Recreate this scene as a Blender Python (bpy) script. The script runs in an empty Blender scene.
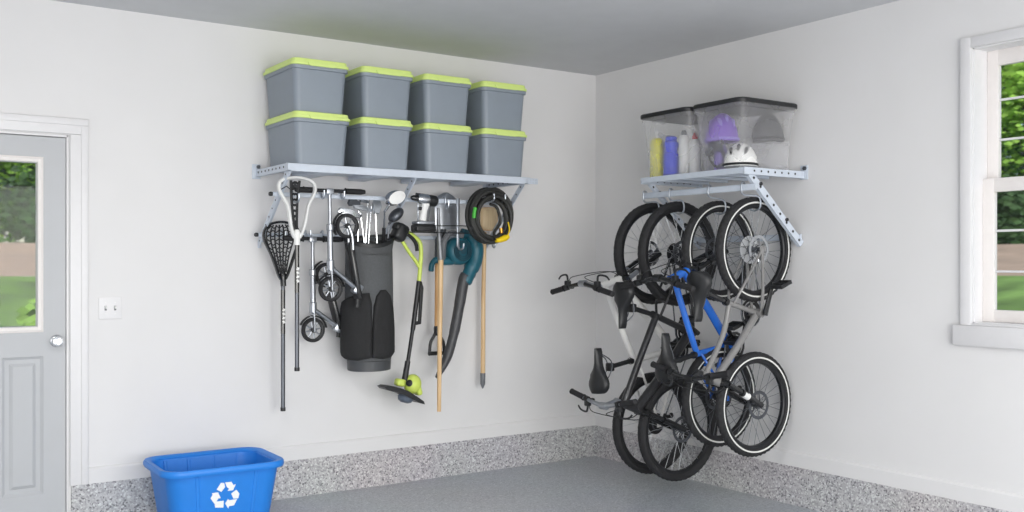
import bpy, bmesh, math, random
from mathutils import Vector, Matrix
PI = math.pi
rnd = random.Random(7)
C = bpy.context.scene.collection
sc = bpy.context.scene

# ------------------------------------------------------------------ camera model (a level camera in the garage)
FPX, YAW, CAM, HORIZ = 999.1, 0.60045, Vector((-4.573, -5.609, 1.3663)), 266.0

def at(px, py, x=None, y=None, z=None):
    """A point of the garage: the sight line through a photo pixel met with one plane of the room."""
    s = (px - 512) / FPX
    dx, dy = math.sin(YAW) + s * math.cos(YAW), math.cos(YAW) - s * math.sin(YAW)
    if z is not None: t = (z - CAM.z) * FPX / (HORIZ - py)
    elif y is not None: t = (y - CAM.y) / dy
    else: t = (x - CAM.x) / dx
    return Vector((CAM.x + t * dx, CAM.y + t * dy, CAM.z + (HORIZ - py) * t / FPX))

# ------------------------------------------------------------------ materials
def lin(c):
    def f(v):
        v /= 255.0
        return v / 12.92 if v <= 0.04045 else ((v + 0.055) / 1.055) ** 2.4
    return (f(c[0]), f(c[1]), f(c[2]), 1.0)

def new_mat(name):
    m = bpy.data.materials.new(name); m.use_nodes = True
    nt = m.node_tree; nt.nodes.clear()
    out = nt.nodes.new('ShaderNodeOutputMaterial')
    return m, nt, out

def mat(name, col, rough=0.5, metal=0.0, noise=0.06, scale=30.0, bump=0.0, spec=0.5, coat=0.0):
    m, nt, out = new_mat(name)
    b = nt.nodes.new('ShaderNodeBsdfPrincipled')
    nt.links.new(b.outputs[0], out.inputs[0])
    b.inputs['Roughness'].default_value = rough
    b.inputs['Metallic'].default_value = metal
    b.inputs['Specular IOR Level'].default_value = spec
    b.inputs['Coat Weight'].default_value = coat
    tc = nt.nodes.new('ShaderNodeTexCoord')
    n = nt.nodes.new('ShaderNodeTexNoise'); n.inputs['Scale'].default_value = scale; n.inputs['Detail'].default_value = 4
    nt.links.new(tc.outputs['Object'], n.inputs['Vector'])
    r = nt.nodes.new('ShaderNodeValToRGB')
    c = lin(col)
    r.color_ramp.elements[0].color = tuple(v * (1 - noise) for v in c[:3]) + (1,)
    r.color_ramp.elements[1].color = tuple(min(1, v * (1 + noise)) for v in c[:3]) + (1,)
    r.color_ramp.elements[0].position = 0.3; r.color_ramp.elements[1].position = 0.7
    nt.links.new(n.outputs['Fac'], r.inputs[0]); nt.links.new(r.outputs[0], b.inputs['Base Color'])
    if bump:
        bp = nt.nodes.new('ShaderNodeBump'); bp.inputs['Strength'].default_value = bump; bp.inputs['Distance'].default_value = 0.004
        nt.links.new(n.outputs['Fac'], bp.inputs['Height']); nt.links.new(bp.outputs[0], b.inputs['Normal'])
    return m

def flake_mat(name, stops, scale, rough, vscale=None):
    """Epoxy paint with scattered chips."""
    m, nt, out = new_mat(name)
    b = nt.nodes.new('ShaderNodeBsdfPrincipled'); nt.links.new(b.outputs[0], out.inputs[0])
    b.inputs['Roughness'].default_value = rough
    tc = nt.nodes.new('ShaderNodeTexCoord')
    v = nt.nodes.new('ShaderNodeTexVoronoi'); v.inputs['Scale'].default_value = scale
    nt.links.new(tc.outputs['Object'], v.inputs['Vector'])
    sep = nt.nodes.new('ShaderNodeSeparateColor'); nt.links.new(v.outputs['Color'], sep.inputs[0])
    r = nt.nodes.new('ShaderNodeValToRGB'); r.color_ramp.interpolation = 'CONSTANT'
    els = r.color_ramp.elements
    while len(els) > 1: els.remove(els[-1])
    els[0].position = 0; els[0].color = lin(stops[0][1])
    for p, c in stops[1:]:
        e = els.new(p); e.color = lin(c)
    nt.links.new(sep.outputs[0], r.inputs[0])
    n = nt.nodes.new('ShaderNodeTexNoise'); n.inputs['Scale'].default_value = 1.3; n.inputs['Detail'].default_value = 3
    nt.links.new(tc.outputs['Object'], n.inputs['Vector'])
    mx = nt.nodes.new('ShaderNodeMixRGB'); mx.blend_type = 'MULTIPLY'; mx.inputs[0].default_value = 0.15
    nt.links.new(r.outputs[0], mx.inputs[1]); nt.links.new(n.outputs['Color'], mx.inputs[2])
    nt.links.new(mx.outputs[0], b.inputs['Base Color'])
    return m

def clear_mat(name, col, see, rough=0.25, gloss=0.08, back=0.0):
    """Thin see-through sheet: part of the light passes straight, part scatters to both sides, a little mirrors."""
    m, nt, out = new_mat(name)
    tr = nt.nodes.new('ShaderNodeBsdfTransparent'); df = nt.nodes.new('ShaderNodeBsdfDiffuse'); gl = nt.nodes.new('ShaderNodeBsdfGlossy'); tl = nt.nodes.new('ShaderNodeBsdfTranslucent')
    df.inputs[0].default_value = lin(col); tl.inputs[0].default_value = lin(col); gl.inputs['Roughness'].default_value = rough
    n = nt.nodes.new('ShaderNodeTexNoise'); n.inputs['Scale'].default_value = 3; n.inputs['Detail'].default_value = 1
    mr = nt.nodes.new('ShaderNodeMapRange'); mr.inputs['To Min'].default_value = (1 - see) * 0.93; mr.inputs['To Max'].default_value = (1 - see) * 1.07
    nt.links.new(n.outputs['Fac'], mr.inputs['Value'])
    d = nt.nodes.new('ShaderNodeMixShader'); d.inputs[0].default_value = back
    nt.links.new(df.outputs[0], d.inputs[1]); nt.links.new(tl.outputs[0], d.inputs[2])
    a = nt.nodes.new('ShaderNodeMixShader'); nt.links.new(mr.outputs[0], a.inputs[0])
    nt.links.new(tr.outputs[0], a.inputs[1]); nt.links.new(d.outputs[0], a.inputs[2])
    c = nt.nodes.new('ShaderNodeMixShader'); c.inputs[0].default_value = gloss
    nt.links.new(a.outputs[0], c.inputs[1]); nt.links.new(gl.outputs[0], c.inputs[2]); nt.links.new(c.outputs[0], out.inputs[0])
    return m

def wood_mat(name, a, b_):
    m, nt, out = new_mat(name)
    b = nt.nodes.new('ShaderNodeBsdfPrincipled'); nt.links.new(b.outputs[0], out.inputs[0]); b.inputs['Roughness'].default_value = 0.5
    tc = nt.nodes.new('ShaderNodeTexCoord'); mp = nt.nodes.new('ShaderNodeMapping'); mp.inputs['Scale'].default_value = (90, 90, 4)
    n = nt.nodes.new('ShaderNodeTexNoise'); n.inputs['Scale'].default_value = 1; n.inputs['Detail'].default_value = 5
    nt.links.new(tc.outputs['Object'], mp.inputs[0]); nt.links.new(mp.outputs[0], n.inputs['Vector'])
    r = nt.nodes.new('ShaderNodeValToRGB'); r.color_ramp.elements[0].color = lin(a); r.color_ramp.elements[1].color = lin(b_)
    r.color_ramp.elements[0].position = 0.35; r.color_ramp.elements[1].position = 0.65
    nt.links.new(n.outputs['Fac'], r.inputs[0]); nt.links.new(r.outputs[0], b.inputs['Base Color'])
    return m

M = {}
M['wall'] = mat('wall paint', (224, 223, 223), 0.85, noise=0.012, scale=3, spec=0.2)
M['ceil'] = mat('ceiling paint', (206, 207, 209), 0.9, noise=0.02, scale=6, spec=0.2)
M['trim'] = mat('white trim paint', (224, 223, 224), 0.45, noise=0.01)
M['doorpaint'] = mat('grey door paint', (182, 184, 187), 0.5, noise=0.012, scale=5)
M['sash'] = mat('warm white sash vinyl', (232, 227, 224), 0.5, noise=0.01)
M['floor'] = flake_mat('grey epoxy floor', [(0, (150, 154, 160)), (0.12, (172, 176, 182)), (0.5, (182, 186, 192)), (0.8, (190, 194, 200)), (0.93, (208, 210, 214))], 130, 0.28)
M['curb'] = flake_mat('speckled epoxy curb', [(0, (128, 126, 130)), (0.09, (166, 164, 168)), (0.3, (186, 184, 187)), (0.6, (200, 198, 200)), (0.87, (220, 220, 220))], 120, 0.5)
M['glass'] = clear_mat('window glass', (230, 240, 238), 0.998, 0.02, 0.008)
M['steel_blue'] = mat('powder coated pale steel', (200, 208, 219), 0.4, 0.0, noise=0.03, spec=0.5)
M['zinc'] = mat('zinc steel', (190, 196, 204), 0.35, 0.9, noise=0.05)
M['chrome'] = mat('chrome', (225, 227, 230), 0.12, 1.0, noise=0.02)
M['alu'] = mat('satin aluminium', (178, 182, 188), 0.32, 0.85, noise=0.04)
M['darkalu'] = mat('dark grey steel', (96, 99, 104), 0.4, 0.8, noise=0.05)
M['black'] = mat('black plastic', (30, 31, 33), 0.45, noise=0.1)
M['blackgloss'] = mat('black paint', (26, 27, 29), 0.25, noise=0.05, coat=0.4)
M['rubber'] = mat('black rubber', (34, 34, 36), 0.75, noise=0.12, scale=60)
M['rim'] = mat('black rim', (40, 41, 44), 0.35, 0.4, noise=0.05)
M['stripe'] = mat('white reflective stripe', (226, 226, 222), 0.5, noise=0.02)
M['tote'] = mat('grey tote plastic', (135, 144, 154), 0.45, noise=0.02, scale=12)
M['lime'] = mat('lime lid plastic', (214, 234, 138), 0.45, noise=0.02)
M['limetool'] = mat('lime tool plastic', (206, 224, 104), 0.4, noise=0.03)
M['clear'] = clear_mat('milky clear plastic', (253, 253, 254), 0.76, 0.3, 0.02, 0.45)
M['bin'] = mat('blue bin plastic', (34, 126, 216), 0.45, noise=0.03, scale=10)
M['white'] = mat('white plastic', (236, 236, 234), 0.4, noise=0.015)
M['bagcloth'] = mat('charcoal bag cloth', (86, 88, 90), 0.8, noise=0.08, scale=90, bump=0.2)
M['bagpocket'] = mat('black bag cloth', (36, 36, 37), 0.85, noise=0.1, scale=90, bump=0.2)
M['teal'] = mat('teal tool plastic', (28, 92, 108), 0.45, noise=0.05)
M['wood'] = wood_mat('pale ash wood', (205, 168, 122), (226, 194, 150))
M['wood2'] = wood_mat('warm ash wood', (196, 146, 92), (216, 172, 120))
M['yellow'] = mat('yellow plastic', (240, 205, 20), 0.4, noise=0.03)
M['green'] = mat('green tape', (70, 180, 60), 0.5, noise=0.03)
M['hose'] = mat('dark hose rubber', (44, 44, 42), 0.55, noise=0.12, scale=60)
M['bikeblue'] = mat('blue bike paint', (42, 112, 214), 0.25, noise=0.03, coat=0.5)
M['bikegrey'] = mat('grey bike paint', (128, 127, 126), 0.3, noise=0.03, coat=0.4)
M['bikewhite'] = mat('white bike paint', (226, 225, 222), 0.3, noise=0.02, coat=0.4)
M['bikeblack'] = mat('black bike paint', (38, 38, 40), 0.3, noise=0.04, coat=0.4)
M['silver'] = mat('bright steel', (205, 208, 212), 0.22, 1.0, noise=0.03)
M['red'] = mat('red plastic', (196, 40, 44), 0.4, noise=0.03)
M['bottleyellow'] = mat('yellow bottle plastic', (232, 226, 40), 0.4, noise=0.02)
M['bottleblue'] = mat('blue bottle plastic', (44, 66, 226), 0.4, noise=0.02)
M['lilac'] = mat('lilac plastic', (150, 130, 215), 0.45, noise=0.03)
M['purple'] = mat('purple helmet plastic', (124, 84, 190), 0.4, noise=0.03)
M['greyplastic'] = mat('mid grey plastic', (104, 106, 110), 0.5, noise=0.04)
M['helmetdark'] = mat('dark grey helmet plastic', (62, 63, 66), 0.55, noise=0.04)
M['grass'] = mat('grass', (118, 150, 76), 0.9, noise=0.5, scale=1.4)
M['dirt'] = mat('dirt path', (188, 164, 142), 0.95, noise=0.15, scale=1.5)
M['leafa'] = mat('light leaves', (158, 202, 84), 0.7, noise=0.4, scale=1.5)
M['leafb'] = mat('mid leaves', (104, 152, 66), 0.7, noise=0.4, scale=1.5)
M['leafc'] = mat('dark leaves', (66, 98, 52), 0.8, noise=0.4, scale=1.5)
M['bark'] = mat('bark', (96, 80, 66), 0.9, noise=0.3, scale=8)
M['brightalu'] = mat('bright machined steel', (214, 216, 218), 0.35, 0.35, noise=0.04)
M['spoke'] = mat('steel spoke', (190, 192, 196), 0.35, 0.6, noise=0.02)

# ------------------------------------------------------------------ mesh building
def perp(d):
    d = d.normalized()
    a = Vector((0, 0, 1)) if abs(d.z) < 0.9 else Vector((1, 0, 0))
    u = d.cross(a).normalized(); return u, d.cross(u).normalized()

def rrect(w, d, r, n=4, cx=0.0, cy=0.0):
    pts = []
    for k, (sx, sy) in enumerate(((1, 1), (-1, 1), (-1, -1), (1, -1))):
        for i in range(n + 1):
            a = k * PI / 2 + i * PI / 2 / n
            pts.append((cx + sx * (w / 2 - r) + r * math.cos(a), cy + sy * (d / 2 - r) + r * math.sin(a)))
    return pts

class MB:
    def __init__(s): s.bm = bmesh.new()
    def loft(s, rings, caps=(True, True), closed=False, mi=0):
        vs = [[s.bm.verts.new(Vector(p)) for p in r] for r in rings]
        n = len(vs[0]); fs = []
        rng = range(len(vs)) if closed else range(len(vs) - 1)
        for i in rng:
            a, b = vs[i], vs[(i + 1) % len(vs)]
            for j in range(n):
                fs.append(s.bm.faces.new((a[j], a[(j + 1) % n], b[(j + 1) % n], b[j])))
        if not closed:
            if caps[0]: fs.append(s.bm.faces.new(list(reversed(vs[0]))))
            if caps[1]: fs.append(s.bm.faces.new(vs[-1]))
        for f in fs: f.material_index = mi
        return s
    def box(s, c, size, bev=0.0, rot=None, seg=2, mi=0):
        r = bmesh.ops.create_cube(s.bm, size=1.0)
        m = Matrix.Translation(Vector(c)) @ (rot.to_4x4() if rot is not None else Matrix.Identity(4)) @ Matrix.Diagonal((size[0], size[1], size[2], 1))
        bmesh.ops.transform(s.bm, matrix=m, verts=r['verts'])
        fs = {f for v in r['verts'] for f in v.link_faces}
        for f in fs: f.material_index = mi
        if bev:
            es = list({e for v in r['verts'] for e in v.link_edges})
            bmesh.ops.bevel(s.bm, geom=es, offset=bev, segments=seg, profile=0.5, affect='EDGES')
        return s
    def tube(s, pts, rad, seg=10, closed=False, flat=1.0, up=None, mi=0):
        pts = [Vector(p) for p in pts]; n = len(pts)
        if not isinstance(rad, (list, tuple)): rad = [rad] * n
        rings = []; u = None
        for i in range(n):
            if closed: d = pts[(i + 1) % n] - pts[i - 1]
            elif i == 0: d = pts[1] - pts[0]
            elif i == n - 1: d = pts[-1] - pts[-2]
            else: d = (pts[i + 1] - pts[i]).normalized() + (pts[i] - pts[i - 1]).normalized()
            d.normalize()
            if up is not None: u = (Vector(up) - d * d.dot(Vector(up))).normalized()
            elif u is None: u, _ = perp(d)
            else:
                u = u - d * u.dot(d)
                u = u.normalized() if u.length > 1e-6 else perp(d)[0]
            w = d.cross(u)
            rings.append([pts[i] + (u * math.cos(a) + w * math.sin(a) * flat) * rad[i] for a in (2 * PI * k / seg for k in range(seg))])
        return s.loft(rings, closed=closed, mi=mi)
    def lathe(s, prof, o, d, seg=24, closed_prof=False, mi=0):
        """prof: (radius, height along d); a closed profile makes a ring."""
        o, d = Vector(o), Vector(d).normalized(); u, w = perp(d)
        rings = []
        for k in range(seg):
            a = 2 * PI * k / seg; e = u * math.cos(a) + w * math.sin(a)
            rings.append([o + d * h + e * max(r, 1e-5) for r, h in prof])
        if closed_prof: return s.loft(rings, closed=True, mi=mi)
        vs = [[s.bm.verts.new(p) for p in r] for r in rings]
        for k in range(seg):
            a, b = vs[k], vs[(k + 1) % seg]
            for j in range(len(prof) - 1):
                f = s.bm.faces.new((a[j], b[j], b[j + 1], a[j + 1])); f.material_index = mi
        bmesh.ops.remove_doubles(s.bm, verts=[v for r in vs for v in r], dist=3e-5)
        return s
    def ball(s, c, rad, rot=None, seg=18, rings=12, mi=0):
        r = bmesh.ops.create_uvsphere(s.bm, u_segments=seg, v_segments=rings, radius=1.0)
        rad = rad if isinstance(rad, (tuple, list)) else (rad,) * 3
        m = Matrix.Translation(Vector(c)) @ (rot.to_4x4() if rot is not None else Matrix.Identity(4)) @ Matrix.Diagonal((*rad, 1))
        bmesh.ops.transform(s.bm, matrix=m, verts=r['verts'])
        for f in {f for v in r['verts'] for f in v.link_faces}: f.material_index = mi
        return s
    def prism(s, poly, o, u, v, depth, bev=0.0, mi=0):
        """A closed outline (a, b) in the plane o + a*u + b*v, given a thickness along u x v."""
        o, u, v = Vector(o), Vector(u).normalized(), Vector(v).normalized(); n = u.cross(v)
        if bev:
            cx = sum(p[0] for p in poly) / len(poly); cy = sum(p[1] for p in poly) / len(poly)
            R = max(math.hypot(p[0] - cx, p[1] - cy) for p in poly); k = 1 - bev / R
            sm = [(cx + (p[0] - cx) * k, cy + (p[1] - cy) * k) for p in poly]
            lay = [(sm, -depth / 2), (poly, -depth / 2 + bev), (poly, depth / 2 - bev), (sm, depth / 2)]
        else: lay = [(poly, -depth / 2), (poly, depth / 2)]
        return s.loft([[o + u * a + v * b + n * h for a, b in pl] for pl, h in lay], mi=mi)
    def quad(s, pts, mi=0):
        f = s.bm.faces.new([s.bm.verts.new(Vector(p)) for p in pts]); f.material_index = mi; return s
    def build(s, name, m, parent=None, loc=None, smooth=True, ang=35):
        """Link as ONE mesh object. Points are in garage coordinates; the object's origin is its thing's base (loc)."""
        root = parent
        while root is not None and root.parent is not None: root = root.parent
        org = Vector(root.location) if root is not None else Vector(loc or (0, 0, 0))
        bmesh.ops.recalc_face_normals(s.bm, faces=s.bm.faces)
        bmesh.ops.translate(s.bm, verts=s.bm.verts, vec=-org)
        me = bpy.data.meshes.new(name); s.bm.to_mesh(me); s.bm.free()
        for mm in (m if isinstance(m, (list, tuple)) else [m]): me.materials.append(mm)
        if smooth:
            me.shade_smooth(); me.set_sharp_from_angle(angle=math.radians(ang))
        o = bpy.data.objects.new(name, me); C.objects.link(o)
        if parent is not None: o.parent = parent
        else: o.location = org
        return o

def tag(o, label=None, cat=None, group=None, kind=None):
    if label: o['label'] = label
    if cat: o['category'] = cat
    if group: o['group'] = group
    if kind: o['kind'] = kind
    return o

def thing(name, label, cat, loc, group=None):
    o = bpy.data.objects.new(name, None); o.empty_display_size = 0.1; C.objects.link(o); o.location = Vector(loc)
    return tag(o, label, cat, group)

def dup(root, loc, label, rotz=0.0):
    """A copy of a thing with copies of its parts and sub-parts (shared mesh data)."""
    def cp(o, parent):
        c = o.copy(); C.objects.link(c); c.parent = parent
        for ch in [x for x in allobj if x.parent == o]: cp(ch, c)
        return c
    allobj = list(C.objects)
    r = cp(root, None); r.location = Vector(loc); r.rotation_euler = (0, 0, rotz); r['label'] = label
    return r

def struct(name, mb, m, parent=None, **k):
    o = mb.build(name, m, parent, **k)
    if parent is None: o['kind'] = 'structure'
    return o

def bez(pts, n=8):
    """Smooth curve through points."""
    P = [Vector(p) for p in pts]; out = []
    for i in range(len(P) - 1):
        a, b, c, d = P[max(i - 1, 0)], P[i], P[i + 1], P[min(i + 2, len(P) - 1)]
        for k in range(n):
            t = k / n
            out.append(0.5 * ((2 * b) + (c - a) * t + (2 * a - 5 * b + 4 * c - d) * t * t + (3 * b - a - 3 * c + d) * t ** 3))
    return out + [P[-1]]

# ------------------------------------------------------------------ camera
cam = bpy.data.cameras.new('camera'); camo = bpy.data.objects.new('camera', cam); C.objects.link(camo)
cam.sensor_width = 36; cam.lens = FPX / 1024 * 36; cam.shift_y = (HORIZ - 256) / 1024
camo.location = CAM; camo.rotation_euler = (PI / 2, 0, -YAW)
cam.dof.use_dof = True; cam.dof.focus_distance = 5.7; cam.dof.aperture_fstop = cam.lens / 1000 / 0.017
sc.camera = camo
# ------------------------------------------------------------------ the garage shell
H, XW, YW, T = 2.74, -7.2, -8.0, 0.16
struct('floor', MB().box((XW / 2, YW / 2, -0.05), (-XW + 2 * T, -YW + 2 * T, 0.1)), M['floor'])
struct('ceiling', MB().box((XW / 2, YW / 2, H + 0.06), (-XW + 2 * T, -YW + 2 * T, 0.12)), M['ceil'])
DX0, DX1, DZ = -4.37, -3.535, 2.05          # doorway in the left wall
WY0, WY1, WZ0, WZ1 = -3.70, -2.88, 1.09, 2.421   # window in the right wall
def span(mb, a, b): mb.box(tuple((p + q) / 2 for p, q in zip(a, b)), tuple(abs(q - p) for p, q in zip(a, b))); return mb
m = MB()
span(m, (XW, 0, 0), (DX0, T, H)); span(m, (DX1, 0, 0), (T, T, H)); span(m, (DX0, 0, DZ), (DX1, T, H))
struct('wall_left', m, M['wall'])
m = MB()
span(m, (0, YW, 0), (T, WY0, H)); span(m, (0, WY1, 0), (T, 0, H)); span(m, (0, WY0, 0), (T, WY1, WZ0)); span(m, (0, WY0, WZ1), (T, WY1, H))
struct('wall_right', m, M['wall'])
struct('wall_back', span(MB(), (XW - T, YW, 0), (XW, T, H)), M['wall'])
m = MB()
span(m, (XW, YW - T, 0), (-6.4, YW, H)); span(m, (-0.9, YW - T, 0), (T, YW, H)); span(m, (-6.4, YW - T, 2.35), (-0.9, YW, H))
struct('wall_front', m, M['wall'])
# epoxy curb and the board above it
CH, BH = 0.2195, 0.305
m = MB(); span(m, (-3.525, -0.018, 0), (-0.018, 0, CH)); struct('trim_1', m, M['curb'])
m = MB(); span(m, (XW, -0.018, 0), (-4.385, 0, CH)); struct('trim_2', m, M['curb'])
m = MB(); span(m, (-0.018, YW, 0), (0, 0, CH)); struct('trim_3', m, M['curb'])
def board(name, a, b, nrm):
    mb = MB(); a, b, nrm = Vector(a), Vector(b), Vector(nrm)
    prof = [(0, CH), (0.014, CH), (0.014, BH - 0.012), (0.008, BH - 0.004), (0.0, BH)]
    mb.loft([[p + nrm * o + Vector((0, 0, z)) for o, z in prof] for p in (a, b)])
    return struct(name, mb, M['wall'], ang=20)
board('baseboard_left', (-3.441, 0, 0), (0, 0, 0), (0, -1, 0))
board('baseboard_right', (0, 0, 0), (0, YW, 0), (-1, 0, 0))

# ---- the entry door
def casing(mb, pts, w, prof):
    """A moulding of mitred corners along pts (on wall y=0)."""
    for i in range(len(pts) - 1): pass
d = MB()
x0, x1, zt = DX0 - 0.094, DX1 + 0.094, DZ + 0.088
for (xa, xb, za, zb) in ((DX1 + 0.004, x1, CH, zt - 0.0005), (x0, DX0 - 0.004, 0.0, zt - 0.0005)):
    d.box(((xa + xb) / 2, -0.008, (za + DZ + 0.003) / 2), (xb - xa, 0.016, DZ + 0.003 - za), 0.002)
    xm = xb - 0.02 if xa > DX0 else xa + 0.02
    d.box((xm, -0.012, (za + zt - 0.039) / 2), (0.036, 0.022, zt - 0.039 - za), 0.004)
d.box(((x0 + x1) / 2, -0.0085, DZ + 0.046), (x1 - x0, 0.017, 0.084), 0.003)
d.box(((x0 + x1) / 2, -0.012, zt - 0.02), (x1 - x0, 0.022, 0.036), 0.006)
struct('trim_4', d, M['trim'])
d = MB()                                          # jamb lining and stop
for xa in (DX1 - 0.004, DX0 + 0.004): d.box((xa, 0.08, DZ / 2), (0.012, 0.15, DZ), 0.002)
d.box(((DX0 + DX1) / 2, 0.08, DZ - 0.006), (DX1 - DX0, 0.15, 0.012), 0.002)
struct('trim_5', d, M['trim'])
DL0, DL1, DY = DX0 + 0.012, DX1 - 0.012, 0.022     # leaf edges and its room-side face
GX0, GX1, GZ0, GZ1 = DL0 + 0.142, -3.686, 1.057, 1.897
d = MB()
def leafbox(xa, xb, za, zb, y0=DY, y1=DY + 0.042, bev=0.0): d.box(((xa + xb) / 2, (y0 + y1) / 2, (za + zb) / 2), (xb - xa, y1 - y0, zb - za), bev)
PX = [(DL0 + 0.11, DL0 + 0.30), (-3.846, -3.654)]
leafbox(DL0, GX0 - 0.004, GZ0, DZ - 0.016); leafbox(GX1 + 0.004, DL1, GZ0, DZ - 0.016); leafbox(GX0 - 0.004, GX1 + 0.004, GZ1, DZ - 0.016)
leafbox(DL0, DL1, 0.9, GZ0); leafbox(DL0, DL1, 0.012, 0.19)
leafbox(DL0, PX[0][0], 0.19, 0.9); leafbox(PX[0][1], PX[1][0], 0.19, 0.9); leafbox(PX[1][1], DL1, 0.19, 0.9)
door = struct('door_1', d, M['doorpaint'])
for xa, xb in PX:                                 # sunk fields with a raised middle
    p = MB()
    def ring(e, y): return [(xa + e, y, 0.19 + e), (xb - e, y, 0.19 + e), (xb - e, y, 0.9 - e), (xa + e, y, 0.9 - e)]
    p.loft([ring(0, DY + 0.02), ring(0.0, DY + 0.004), ring(0.014, DY + 0.012), ring(0.034, DY + 0.012), ring(0.05, DY + 0.003)], caps=(False, True))
    p.build('door_panel', M['doorpaint'], door, ang=10)
p = MB()
def grect(e, y): return [(GX0 - e, y, GZ0 - e), (GX1 + e, y, GZ0 - e), (GX1 + e, y, GZ1 + e), (GX0 - e, y, GZ1 + e)]
p.loft([grect(0.032, DY + 0.002), grect(0.032, DY - 0.006), grect(0.02, DY - 0.012), grect(0.006, DY - 0.008), grect(0, DY + 0.01), grect(0, DY + 0.03)], caps=(False, False))
p.build('pane_frame', M['sash'], door, ang=15)
MB().box(((GX0 + GX1) / 2, DY + 0.024, (GZ0 + GZ1) / 2), (GX1 - GX0 + 0.008, 0.005, GZ1 - GZ0 + 0.008)).build('pane', M['glass'], door)
kx, kz = -3.592, 0.977
MB().lathe([(0, 0), (0.031, 0), (0.031, 0.005), (0.024, 0.009), (0.012, 0.011), (0.012, 0.03), (0.02, 0.036), (0.0285, 0.046), (0.029, 0.056), (0.024, 0.064), (0.016, 0.066), (0.013, 0.0625), (0, 0.0625)],
           (kx, DY, kz), (0, -1, 0), 32).build('door_knob', M['chrome'], door)

# ---- the window
w = MB()
cw = 0.054
for (ya, yb, za, zb) in ((WY1, WY1 + cw, WZ0 - 0.01, WZ1 + 0.05), (WY0 - cw, WY0, WZ0 - 0.01, WZ1 + 0.05), (WY0, WY1, WZ1, WZ1 + 0.05)):
    w.box((-0.011, (ya + yb) / 2, (za + zb) / 2), (0.022, yb - ya, zb - za), 0.002)
struct('trim_6', w, M['trim'])
w = MB(); w.box((-0.016, (WY0 + WY1) / 2, 1.03), (0.032, WY1 - WY0 + 0.176, 0.098), 0.003); w.box((0.03, (WY0 + WY1) / 2, WZ0 - 0.005), (0.1, WY1 - WY0, 0.012), 0.002)
struct('trim_7', w, M['trim'])
win = MB()                                        # jamb lining
for y in (WY1 - 0.003, WY0 + 0.003): win.box((0.08, y, (WZ0 + WZ1) / 2), (0.158, 0.006, WZ1 - WZ0))
win.box((0.08, (WY0 + WY1) / 2, WZ1 - 0.003), (0.158, WY1 - WY0, 0.006)); win.box((0.08, (WY0 + WY1) / 2, WZ0 + 0.002), (0.158, WY1 - WY0, 0.006))
win = struct('window_1', win, M['trim'])
def sash(x, z0, z1, top, bot, bars, nm):
    s = MB(); st = 0.056; ya, yb = WY0 + 0.007, WY1 - 0.007
    s.box((x, yb - st / 2, (z0 + z1) / 2), (0.03, st, z1 - z0), 0.002); s.box((x, ya + st / 2, (z0 + z1) / 2), (0.03, st, z1 - z0), 0.002)
    s.box((x, (ya + yb) / 2, z1 - top / 2), (0.03, yb - ya - 2 * st, top), 0.002); s.box((x, (ya + yb) / 2, z0 + bot / 2), (0.03, yb - ya - 2 * st, bot), 0.002)
    so = s.build(nm, M['sash'], win)
    for b in bars: MB().box((x, (ya + yb) / 2, b), (0.014, yb - ya - 2 * st, 0.011), 0.002).build('glazing_bar', M['trim'], so)
    MB().box((x, (ya + yb) / 2, (z0 + bot + z1 - top) / 2), (0.004, yb - ya - 2 * st + 0.01, z1 - top - z0 - bot + 0.01)).build('pane', M['glass'], so)
sash(0.125, 1.755, WZ1 - 0.006, 0.075, 0.035, (1.978, 2.172), 'upper_sash')
sash(0.088, WZ0 + 0.006, 1.79, 0.066, 0.058, (1.34, 1.536), 'lower_sash')

# ---- outdoors: rising lawn, a bare dirt track, trees behind
def gz(dd):
    def ss(a, b, v): t = max(0, min(1, (v - a) / (b - a))); return t * t * (3 - 2 * t)
    return -0.06 + 1.28 * max(0, min(1, (dd - 0.8) / 9.3)) + 0.55 * max(0, min(1, (dd - 10.1) / 3.4)) + 0.0 * ss(0, 1, dd)
def ground(name, d0, d1, mt, n, jit=0.0):
    r = random.Random(3); g = MB(); rows = []
    for i in range(n + 1):
        dd = d0 + (d1 - d0) * i / n; row = []
        pts = [(-30 + (30 + dd) * k / 30, dd) for k in range(30)] + [(dd, dd - (dd + 30) * k / 30) for k in range(31)]
        for x, y in pts: row.append(g.bm.verts.new((x, y, gz(dd) + (r.uniform(-jit, jit) if 0 < i < n else 0))))
        rows.append(row)
    for i in range(n):
        for k in range(60): g.bm.faces.new((rows[i][k], rows[i][k + 1], rows[i + 1][k + 1], rows[i + 1][k]))
    return struct(name, g, mt)
ground('ground_lawn', T, 10.1, M['grass'], 24, 0.03)
ground('ground_track', 10.1, 13.5, M['dirt'], 6, 0.03)
ground('ground_verge', 13.5, 34, M['grass'], 8, 0.05)
g = MB(); g.box((-8, -19, -0.12), (44, 22 - 2 * T, 0.1)); struct('ground_driveway', g, M['curb'])

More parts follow.
